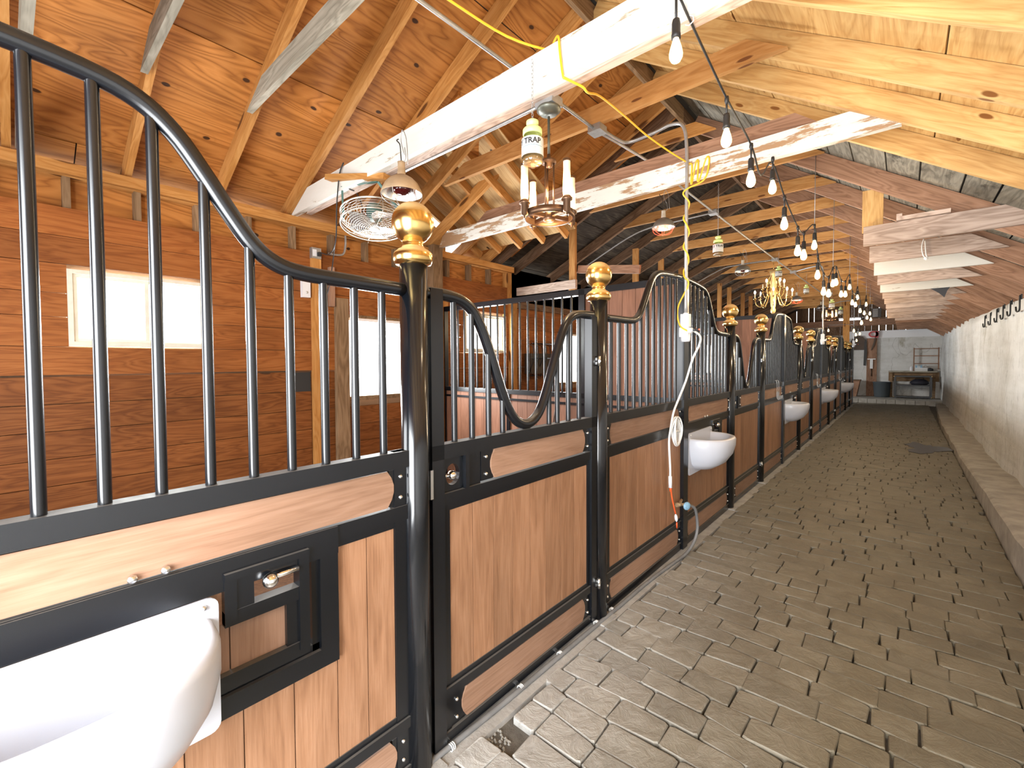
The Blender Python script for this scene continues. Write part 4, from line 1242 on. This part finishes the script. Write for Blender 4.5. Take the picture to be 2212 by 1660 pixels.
c3_ = [(.05, 3.66, 2.95)] + [(.07 + .022 * math.cos(i * 1.7), 3.68 + .022 * math.sin(i * 1.7), 2.88 - .06 * i) for i in range(12)] + [(.02, 3.66, 2.06), (.015, 3.65, 1.96), (.04, 3.65, 1.88), (.10, 3.64, 1.84)]
MB().tube([Vector(p) - o_ for p in smooth_path(c1_, 4)], .0065, 7).build('cord', M['yellow'], t)
MB().tube([Vector(p) - o_ for p in smooth_path(c2_ + c3_[1:], 4)], .0065, 7).build('cord', M['yellow'], t)

# white pump cord, coil and orange tail by the mullion
t = thing('white_power_cord', 'white power cord with a coil, hanging from the white outlet box', 'cord', (.06, 3.5, 1.0)); o_ = Vector((.06, 3.5, 1.0))
MB().tube([Vector(p) - o_ for p in smooth_path([(.135, 3.65, 1.845), (.17, 3.72, 1.80), (.16, 3.74, 1.73), (.12, 3.71, 1.62), (.08, 3.66, 1.43), (.062, 3.55, 1.285), (.06, 3.458, 1.19), (.06, 3.40, 1.06), (.06, 3.375, .967), (.06, 3.40, .76), (.06, 3.40, .69)], 5)], .0085, 8).build('cord', M['white_cord'], t)
cl = MB()
for k in range(6):
    cl.tube([Vector((.055 + .006 * k + .006 * math.sin(a * 2 + k), 3.495 + (.055 + .008 * (k % 3)) * math.cos(a + k), 1.045 + (.10 + .012 * (k % 2)) * math.sin(a + k))) - o_ for a in [2 * PI * i / 20 for i in range(20)]], .006, 6, False, True)
cl.tube([Vector((.075, 3.5 + .07 * math.cos(a), .985 + .06 * math.sin(a))) - o_ for a in [2 * PI * i / 18 for i in range(18)]], .006, 6, False, True)
cl.build('coil', M['white_cord'], t)
MB().tube([Vector(p) - o_ for p in ((.06, 3.40, .70), (.06, 3.405, .61))], .014, 8).build('connector', M['white_pl'], t)
MB().tube([Vector(p) - o_ for p in ((.06, 3.41, .62), (.06, 3.412, .58))], .010, 8).build('orange_plug', M['orange'], t)
MB().tube([Vector(p) - o_ for p in smooth_path([(.06, 3.415, .60), (.06, 3.44, .52), (.06, 3.49, .42), (.055, 3.53, .37)], 5)], .006, 8).build('orange_lead', M['orange'], t)
MB().lathe([(.004, 0), (.013, .02), (.013, .05), (.004, .07)], 8, Vector((.055, 3.55, .30)) - o_, (0, -.3, 1)).build('lead_end', M['white_pl'], t)
MB().tube([Vector(p) - o_ for p in ((.055, 3.555, .29), (.05, 3.57, .24))], .006, 8).build('orange_tip', M['orange'], t)

# hose and tap
t = thing('garden_hose', 'grey hose from the blue tap, lying along the stall sill', 'hose', (.08, 3.6, .42)); o_ = Vector((.08, 3.6, .42))
MB().tube([Vector(p) - o_ for p in smooth_path([(.10, 3.66, .42), (.13, 3.74, .38), (.13, 3.80, .28), (.13, 3.81, .17), (.12, 3.75, .08), (.10, 3.63, .022), (.075, 3.4, .008), (.055, 3.0, .008), (.052, 2.6, .008), (.045, 2.05, .008), (.04, 1.5, .008), (.028, 1.1, .008), (.02, .5, .008), (.02, -.2, .008)], 6)], .012, 10).build('tube', M['hose'], t)
for yy in (.98, 1.18, 1.62, 1.95, 2.33, 2.52):
    q = MB()
    for d in (-.008, 0, .008): q.tube([Vector((.036 + .014 * math.cos(a), yy + d, .008 + .014 * math.sin(a))) - o_ for a in [2 * PI * i / 10 for i in range(10)]], .0025, 5, False, True)
    q.build('clip', M['white_cord'], t)
t = thing('water_tap', 'brass tap with a pale blue round handle low on the mullion', 'tap', (.05, 3.60, .43))
mb = MB(); mb.tube([(-.02, .12, 0), (.0, .04, 0), (.02, 0, 0), (.045, .05, -.005)], .012, 8); mb.lathe([(.018, -.02), (.02, 0), (.018, .02)], 10, (.0, -.04, 0), (0, 1, 0)); mb.tube([(0, -.045, 0), (.02, 0, 0)], .015, 8); mb.build('valve_body', M['lampdust'], t)
MB().lathe([(0, -.008), (.030, -.008), (.034, 0), (.030, .008), (.012, .010), (0, .012)], 12, (.07, -.005, 0), (.85, -.5, 0)).build('handle', M['blue'], t)

# bulbs strung along the aisle
BULBS = [(.7, 1.83, 2.862), (.7, 2.516, 2.765), (.7, 3.014, 2.703), (.69, 3.646, 2.838), (.7, 4.016, 2.664), (.7, 4.603, 2.562), (.7, 4.912, 2.58), (.7, 5.542, 2.79), (.7, 5.799, 2.523), (.7, 6.289, 2.401), (.7, 6.748, 2.431), (.7, 7.153, 2.603), (.7, 7.511, 2.667), (.7, 8.178, 2.578), (.7, 8.785, 2.645), (.7, 9.46, 2.836), (.7, 10.036, 2.635), (.7, 10.736, 2.658), (.7, 11.14, 2.841), (.7, 11.925, 2.642), (.7, 12.39, 2.42), (.7, 13.212, 2.695), (.7, 13.805, 2.954), (.7, 14.249, 2.661), (.7, 15.381, 2.853), (.7, 15.864, 2.725)]
t = thing('string_lights', 'black cable strung with warm glass bulbs along the aisle beams', 'string lights', (.7, 1.83, 3.07)); o_ = Vector((.7, 1.83, 3.07))
path = [(.7, .2, 3.25), (.7, 1.2, 3.18)]; hang = {7: 1, 11: 1, 15: 1, 18: 1, 22: 1, 24: 1}
for i, (x, y, z) in enumerate(BULBS):
    kz_ = z + (.235 if i == 0 else .20)
    path.append((x, y, kz_))
    if i == 0: path.append((.706, 1.96, 3.055))
    if i == 2: path += [(.68, 3.35, 2.83)]
    if i == 3: path[-1] = (.672, 3.72, 3.04)
    if i in hang: MB().tube([Vector((x, y, kz_)) - o_, Vector((x, y, 3.70 if y > 5 else 3.5)) - o_], .003, 5).build('hanger_chain', M['galv'], t)
MB().tube([Vector(p) - o_ for p in smooth_path(path, 4)], .0055, 6).build('cable', M['cable'], t)
for i, (x, y, z) in enumerate(BULBS):
    b = Vector((x, y, z)) - o_
    kz_ = .235 if i == 0 else .20
    tilt = Vector((.0, 0, 1))
    so = MB(); so.tube([b + Vector((0, 0, kz_)), b + Vector((0, 0, .11))], .0055, 6); so.lathe([(.004, .125), (.014, .12), (.017, .105), (.017, .065), (.0185, .062), (.0185, .045), (0, .045)], 12, b); so.lathe([(0, kz_ + .015), (.010, kz_ + .01), (.012, kz_ - .01), (.006, kz_ - .03), (0, kz_ - .03)], 8, b)
    s_ = so.build('socket', M['cable'], t)
    MB().lathe([(.010, .048), (.014, .035), (.023, .005), (.027, -.015), (.026, -.03), (.018, -.045), (.006, -.052), (0, -.053)], 14, b).build('bulb', M['bulb'], s_)
    if i % 2 == 0: pt((x, y, z - .09), 5 if i < 6 else 11, (1, .76, .48), .03)
for x, y, z in ((.706, 1.96, 3.07), (.66, 3.74, 3.07)):
    h = MB().tube([Vector((x, y, z + .02)) - o_, Vector((x, y, z)) - o_, Vector((x + .018, y - .005, z - .015)) - o_, Vector((x + .02, y - .005, z - .035)) - o_, Vector((x, y - .005, z - .045)) - o_, Vector((x - .015, y - .005, z - .035)) - o_], .0025, 5).build('cup_hook', M['white_pl'], t)
# loose bulbs of the far strand, lower down by the end wall
t2 = thing('far_string_lights', 'short far strand of warm bulbs hung low before the end wall', 'string lights', (.35, 18.0, 2.7)); o_ = Vector((.35, 18.0, 2.7))
P2 = [(.35, 15.6, 2.42), (.33, 16.6, 2.35), (.36, 17.6, 2.42), (.20, 18.9, 2.26), (-.4, 17.2, 2.54)]
pp = [(-.4, 17.2, 2.70)] + [(x, y, z + .16) for x, y, z in P2[:4]] + [(.3, 19.5, 3.4)]
MB().tube([Vector(p) - o_ for p in smooth_path(pp, 4)], .005, 6).build('cable', M['cable'], t2)
for x, y, z in P2:
    b = Vector((x, y, z)) - o_
    so = MB(); so.tube([b + Vector((0, 0, .16)), b + Vector((0, 0, .1))], .005, 6); so.lathe([(.004, .12), (.017, .11), (.0185, .045), (0, .045)], 10, b); s_ = so.build('socket', M['cable'], t2)
    MB().lathe([(.010, .048), (.023, .005), (.027, -.015), (.018, -.045), (0, -.053)], 12, b).build('bulb', M['bulb'], s_)

t = thing('tube_light', 'lit white tube light high before the end wall', 'tube light', (-.03, 20.6, 3.09))
MB().tube([(-.40, 0, 0), (.28, 0, 0)], .03, 10).build('tube', M['tubelight'], t); MB().box((-.42, -.03, .03), (.30, .03, .07)).build('housing', M['mortar'], t)
for xx in (-.3, .2): MB().tube([(xx, 0, .07), (xx, 0, .62)], .004, 5).build('hanging_wire', M['galv'], t)
t = thing('slatted_crate', 'dark slatted metal crate on the last loft joists', 'crate', (.70, 19.1, 3.0), None)
mb = MB(); mb.box((-.12, -.10, 0), (.12, .10, .30)); mb.build('box', M['rackblack'], t)
for i in range(6): MB().box((-.09, -.125, .03 + i * .045), (.04, -.10, .045 + i * .045)).build('slat', M['galv'], t)
MB().box((-.14, -.12, -.03), (.45, .12, 0)).build('ledge', M['old'], t)

# things on the left wall
t = thing('outlet_box', 'grey outlet box with a plug on the plywood above the stall boards', 'outlet', (-3.2, 2.17, 2.74))
MB().box((-.05, -.05, -.055), (.0, .05, .055)).build('box', M['galv'], t); MB().box((0, -.04, -.035), (.004, .0, .035)).build('face_plate', M['white_pl'], t); MB().box((0, .01, -.03), (.035, .04, .01)).build('plug', M['cable'], t)
t = thing('wall_dispenser', 'small white dispenser on the orange boards below the rail bend', 'dispenser', (XL, 2.06, 2.27))
MB().prism([(-.04, .0), (.04, .0), (.04, .22), (.03, .26), (-.03, .26), (-.04, .22)], -.005, .05).build('case', M['white_pl'], t); MB().lathe([(0, 0), (.014, 0), (.014, .004), (0, .004)], 12, (.05, 0, .05), (1, 0, 0)).build('button', M['label'], t)
t = thing('black_power_cable', 'black power cable hanging off the beam end down to the outlet', 'cable', (-3.1, 2.3, 3.4)); o_ = Vector((-3.1, 2.3, 3.4))
MB().tube([Vector(p) - o_ for p in smooth_path([(-2.15, 1.92, 3.28), (-2.20, 1.91, 3.20), (-2.25, 1.915, 3.05), (-2.30, 1.93, 2.92), (-2.45, 2.0, 2.75), (-2.6, 2.05, 2.66), (-2.85, 2.12, 2.66), (-3.13, 2.19, 2.735)], 5)], .006, 6).build('cord', M['cable'], t)
MB().tube([Vector(p) - o_ for p in smooth_path([(-2.45, 2.0, 2.75), (-2.7, 2.1, 2.62), (-2.9, 2.16, 2.4), (-3.0, 2.18, 2.3)], 5)], .005, 6).build('loose_tail', M['cable'], t)
conduit('short bent conduit stub between the wall studs', 'stud_conduit', [[(-3.22, 2.50, 3.06), (-3.21, 2.50, 2.92), (-3.21, 2.48, 2.80), (-3.21, 2.42, 2.765), (-3.21, 2.30, 2.76)]], [], .012)
# dark hay net in the second stall
t = thing('hay_rack', 'dark wire hay rack on the left wall beyond the barred partition', 'rack', (-3.17, 5.85, 1.45))
mb = MB()
for i in range(6): mb.tube([(0, -.28 + .11 * i, .45), (.14, -.28 + .11 * i, .40), (.16, -.28 + .11 * i, .2), (.02, -.28 + .11 * i, -.1)], .008, 6)
for z in (.44, .2, -.08): mb.tube([(.03 if z < 0 else .14, -.3, z), (.03 if z < 0 else .14, .3, z)], .009, 6)
mb.build('wire_basket', M['iron'], t); MB().box((-.05, -.27, -.05), (.1, .27, .28)).build('hay', M['blade'], t)

# hooks on the right wall
for i, (y, z) in enumerate(((10.7, 2.22), (10.08, 2.22), (9.45, 2.225), (8.9, 2.23), (8.35, 2.235), (7.75, 2.24))):
    t = thing('wall_hook', ['bent iron wall hook, farthest of the row', 'bent iron wall hook, second from the far end', 'bent iron wall hook, third from the far end', 'bent iron wall hook, fourth from the far end', 'bent iron wall hook, second from the picture edge', 'bent iron wall hook cut by the picture edge'][i], 'hook', (2.415, y, z), 'iron hooks along the concrete wall')
    MB().tube(smooth_path([(0, .0, .09), (-.01, 0, .085), (-.012, -.01, -.06), (-.015, .06, -.085), (-.015, .16, -.07), (-.015, .20, -.02)], 4), .009, 6).build('hook_iron', M['iron'], t); MB().box((-.004, -.02, .05), (.008, .02, .11)).build('plate', M['iron'], t)

# end-of-aisle furniture
t = thing('red_pruning_saw', 'curved saw with a red handle hung on the timber post', 'saw', (.5, YE - .14, 2.2))
MB().prism([(-.10, -.22), (-.06, -.20), (.02, .0), (.06, .25), (.10, .30), (.02, .30), (-.02, .08), (-.08, -.14)], -.006, .006, 1).build('blade', M['blade'], t)
h = MB(); n = 14
ou = [(-.02 + .16 * math.cos(2 * PI * i / n), .42 + .13 * math.sin(2 * PI * i / n)) for i in range(n)]; inn_ = [(-.03 + .09 * math.cos(2 * PI * i / n), .42 + .075 * math.sin(2 * PI * i / n)) for i in range(n)]
vs = [(x, yy, z) for yy in (-.02, .02) for x, z in ou] + [(x, yy, z) for yy in (-.02, .02) for x, z in inn_]
fs = []
for i in range(n):
    j = (i + 1) % n; fs += [(i, j, 2 * n + j, 2 * n + i), (n + j, n + i, 3 * n + i, 3 * n + j), (i, n + i, n + j, j), (2 * n + i, 2 * n + j, 3 * n + j, 3 * n + i)]
h.add(vs, fs); h.box((.04, -.02, .28), (.13, .02, .54)); h.build('handle', M['red'], t)
t = thing('leather_harness', 'brown leather harness pad with a hanging strap beside the timber post', 'harness', (.0, YE - .10, 2.0))
MB().prism([(-.22, .0), (.24, .0), (.22, .42), (.15, .54), (.0, .58), (-.15, .54), (-.22, .4)], -.04, .04, 1).build('pad', M['leather'], t)
MB().prism([(.18, -.62), (.26, -.64), (.29, -.1), (.27, .30), (.24, .45), (.20, .3), (.19, -.1)], -.06, -.03, 1).build('strap', M['cable'], t)
t = thing('metal_auger', 'steel T handle tool hung on the timber post below the saw', 'tool', (.43, YE - .14, 1.25))
MB().box((-.13, -.015, .36), (.13, .015, .40)).build('crossbar', M['galv'], t); MB().box((-.045, -.015, .0), (.045, .015, .36)).build('shank', M['galv'], t); MB().tube([(0, 0, 0), (0, 0, -.30)], .014, 8).build('shaft', M['blade'], t)
for k in (0,): MB().tube([(0, .015, .38), (0, .05, .38)], .01, 6).build('hanging_nail', M['iron'], t)
t = thing('feed_bucket', 'dark grey bucket on the end platform left of the black rack', 'bucket', (.77, YE - .40, .15))
MB().lathe([(0, 0), (.22, 0), (.235, .02), (.27, .56), (.285, .57), (.285, .59), (.255, .59), (.22, .05), (0, .05)], 28).build('pail', M['bucket'], t); MB().tube([(.28 * math.cos(a), -.02 - .12 * math.sin(a), .56 - .08 * math.sin(a)) for a in [PI * i / 12 for i in range(13)]], .006, 6).build('handle', M['rackblack'], t)
t = thing('utility_rack', 'black open two-tier rack in front of the end table', 'rack', (1.66, YE - .55, .15)); mb = MB()
for x in (-.50, .50):
    for yy in (-.18, .18):
        MB().box((x - .03, yy - .025, 0), (x + .03, yy + .025, .84)).build('leg', M['rackblack'], t)
for z in (.03, .46, .80): MB().box((-.53, -.2, z), (.53, .2, z + .05)).build('shelf_frame', M['rackblack'], t)
for x in (-.53, .53):
    for z in (.05, .82): MB().lathe([(0, 0), (.018, 0), (.018, .01), (0, .01)], 8, (x * .99, -.2, z), (0, -1, 0)).build('corner_stud', M['brass'], t)
t = thing('duffel_bag', 'dark navy bag slumped on the middle tier of the black rack', 'bag', (1.85, YE - .55, .66))
MB().lathe([(0, 0), (.20, .0), (.27, .05), (.25, .13), (.16, .20), (.05, .22), (0, .22)], 18).build('body', M['navy'], t); MB().tube([(-.12, 0, .18), (-.1, -.05, .27), (.1, -.05, .27), (.12, 0, .18)], .012, 6).build('carry_strap', M['cable'], t)
t = thing('end_table', 'grey plank table against the end wall behind the black rack', 'table', (1.74, YE - .20, .15))
MB().box((-.78, -.19, .97), (.60, .19, 1.02)).build('tabletop', M['grey'], t)
MB().box((-.78, .10, .62), (.66, .14, .97)).build('apron', M['stud'], t)
for x in (-.70, .52): MB().box((x - .04, .05, 0), (x + .04, .13, .97)).build('leg', M['stud'], t)
t = thing('wooden_rack', 'small brown wooden towel frame standing on the end table', 'rack', (2.03, YE - .14, 1.17))
for x in (-.34, .34): board('upright', W[t.name] @ Vector((x, 0, 0)), W[t.name] @ Vector((x, 0, .88)), .035, .035, M['old_red'], t, up=(0, 1, 0))
for z in (.28, .57, .84): board('rail', W[t.name] @ Vector((-.34, 0, z)), W[t.name] @ Vector((.34, 0, z)), .03, .03, M['old_red'], t)
t = thing('spray_bottle', 'white plastic bottle on the table left of the wooden frame', 'bottle', (1.62, YE - .28, 1.17))
MB().lathe([(0, 0), (.042, 0), (.045, .02), (.045, .13), (.02, .165), (.018, .18), (0, .18)], 14).build('bottle', M['white_pl'], t); MB().box((-.03, -.012, .17), (.025, .012, .205)).build('cap', M['label'], t)
t = thing('white_box', 'white carton lying on the table before the wooden frame', 'box', (1.90, YE - .29, 1.17)); MB().box((-.17, -.08, 0), (.17, .08, .115)).build('carton', M['label'], t); MB().box((-.172, -.082, .10), (.172, .082, .12)).build('lid', M['mortar'], t)
t = thing('blue_pouch', 'blue and white packet on top of the white carton', 'packet', (1.84, YE - .29, 1.29)); MB().prism([(-.10, 0), (.09, 0), (.07, .06), (.10, .11), (-.02, .07), (-.11, .10)], -.05, .05, 1).build('packet', M['blue'], t); MB().box((-.06, -.055, .01), (.03, -.05, .06)).build('print', M['label'], t)
t = thing('black_tub', 'black rounded tub beside the white carton on the table', 'tub', (2.14, YE - .29, 1.17)); MB().lathe([(0, 0), (.08, 0), (.10, .04), (.085, .09), (.03, .11), (0, .11)], 16).build('body', M['rackblack'], t); MB().lathe([(0, .108), (.02, .108), (.02, .12), (0, .122)], 10).build('knob', M['rackblack'], t)
t = thing('corner_stone', 'pale rounded stone in the table corner by the concrete wall', 'stone', (2.40, YE - .26, 1.17)); MB().lathe([(0, 0), (.06, .0), (.075, .03), (.05, .07), (0, .08)], 10).build('stone', M['kerb'], t)
t = thing('grain_chest', 'brown wooden chest past the last stall post', 'chest', (-.22, YE - .50, .15)); MB().prism([(-.32, 0), (.22, 0), (.33, .62), (-.32, .62)], -.25, .25, 1).build('body', M['old_red'], t); MB().box((-.34, -.27, .62), (.35, .27, .66)).build('lid', M['old'], t)
t = thing('curtain_flap', 'torn dark tarpaper flap hanging under the pale loft joists', 'flap', (1.80, 9.5, 2.70)); MB().prism([(-.10, .0), (.12, .0), (.09, -.05), (.06, -.15), (.0, -.08), (-.06, -.03)], -.004, .004, 1).build('paper', M['rackblack'], t)
t = thing('baling_twine', 'loop of pale twine hanging from the second loft joist', 'twine', (1.55, 6.47, 2.72)); MB().tube(smooth_path([(0, 0, .16), (-.015, -.01, .08), (.0, -.015, -.02), (.03, -.01, -.04), (.02, 0, .0), (.01, 0, .14)], 5), .005, 6).build('loop', M['white_cord'], t); MB().lathe([(0, -.02), (.02, 0), (0, .02)], 8, (.02, -.01, -.05)).build('knot', M['white_cord'], t)
t = thing('roof_bracket', 'dusty wooden cleat lying on top of the first loft joist', 'cleat', (1.50, 5.50, 2.885)); MB().box((-.16, -.03, 0), (.2, .03, .035)).build('cleat', M['weather'], t); MB().box((-.16, -.03, .035), (-.12, .03, .06)).build('stop', M['weather'], t)
t = thing('lead_rope', 'dark lead rope hanging over the partition rail in the first stall', 'rope', (-1.32, 3.82, 1.27)); MB().tube(smooth_path([(0, .03, -.2), (0, .03, .005), (0, -.02, .012), (.02, -.03, -.1), (-.02, -.03, -.3), (.01, -.03, -.5), (.03, -.03, -.52)], 5), .008, 6).build('rope', M['leather'], t); MB().tube([(-.03, -.03, .0), (.03, -.03, .02), (.0, -.03, -.04)], .006, 6).build('clip', M['iron'], t)
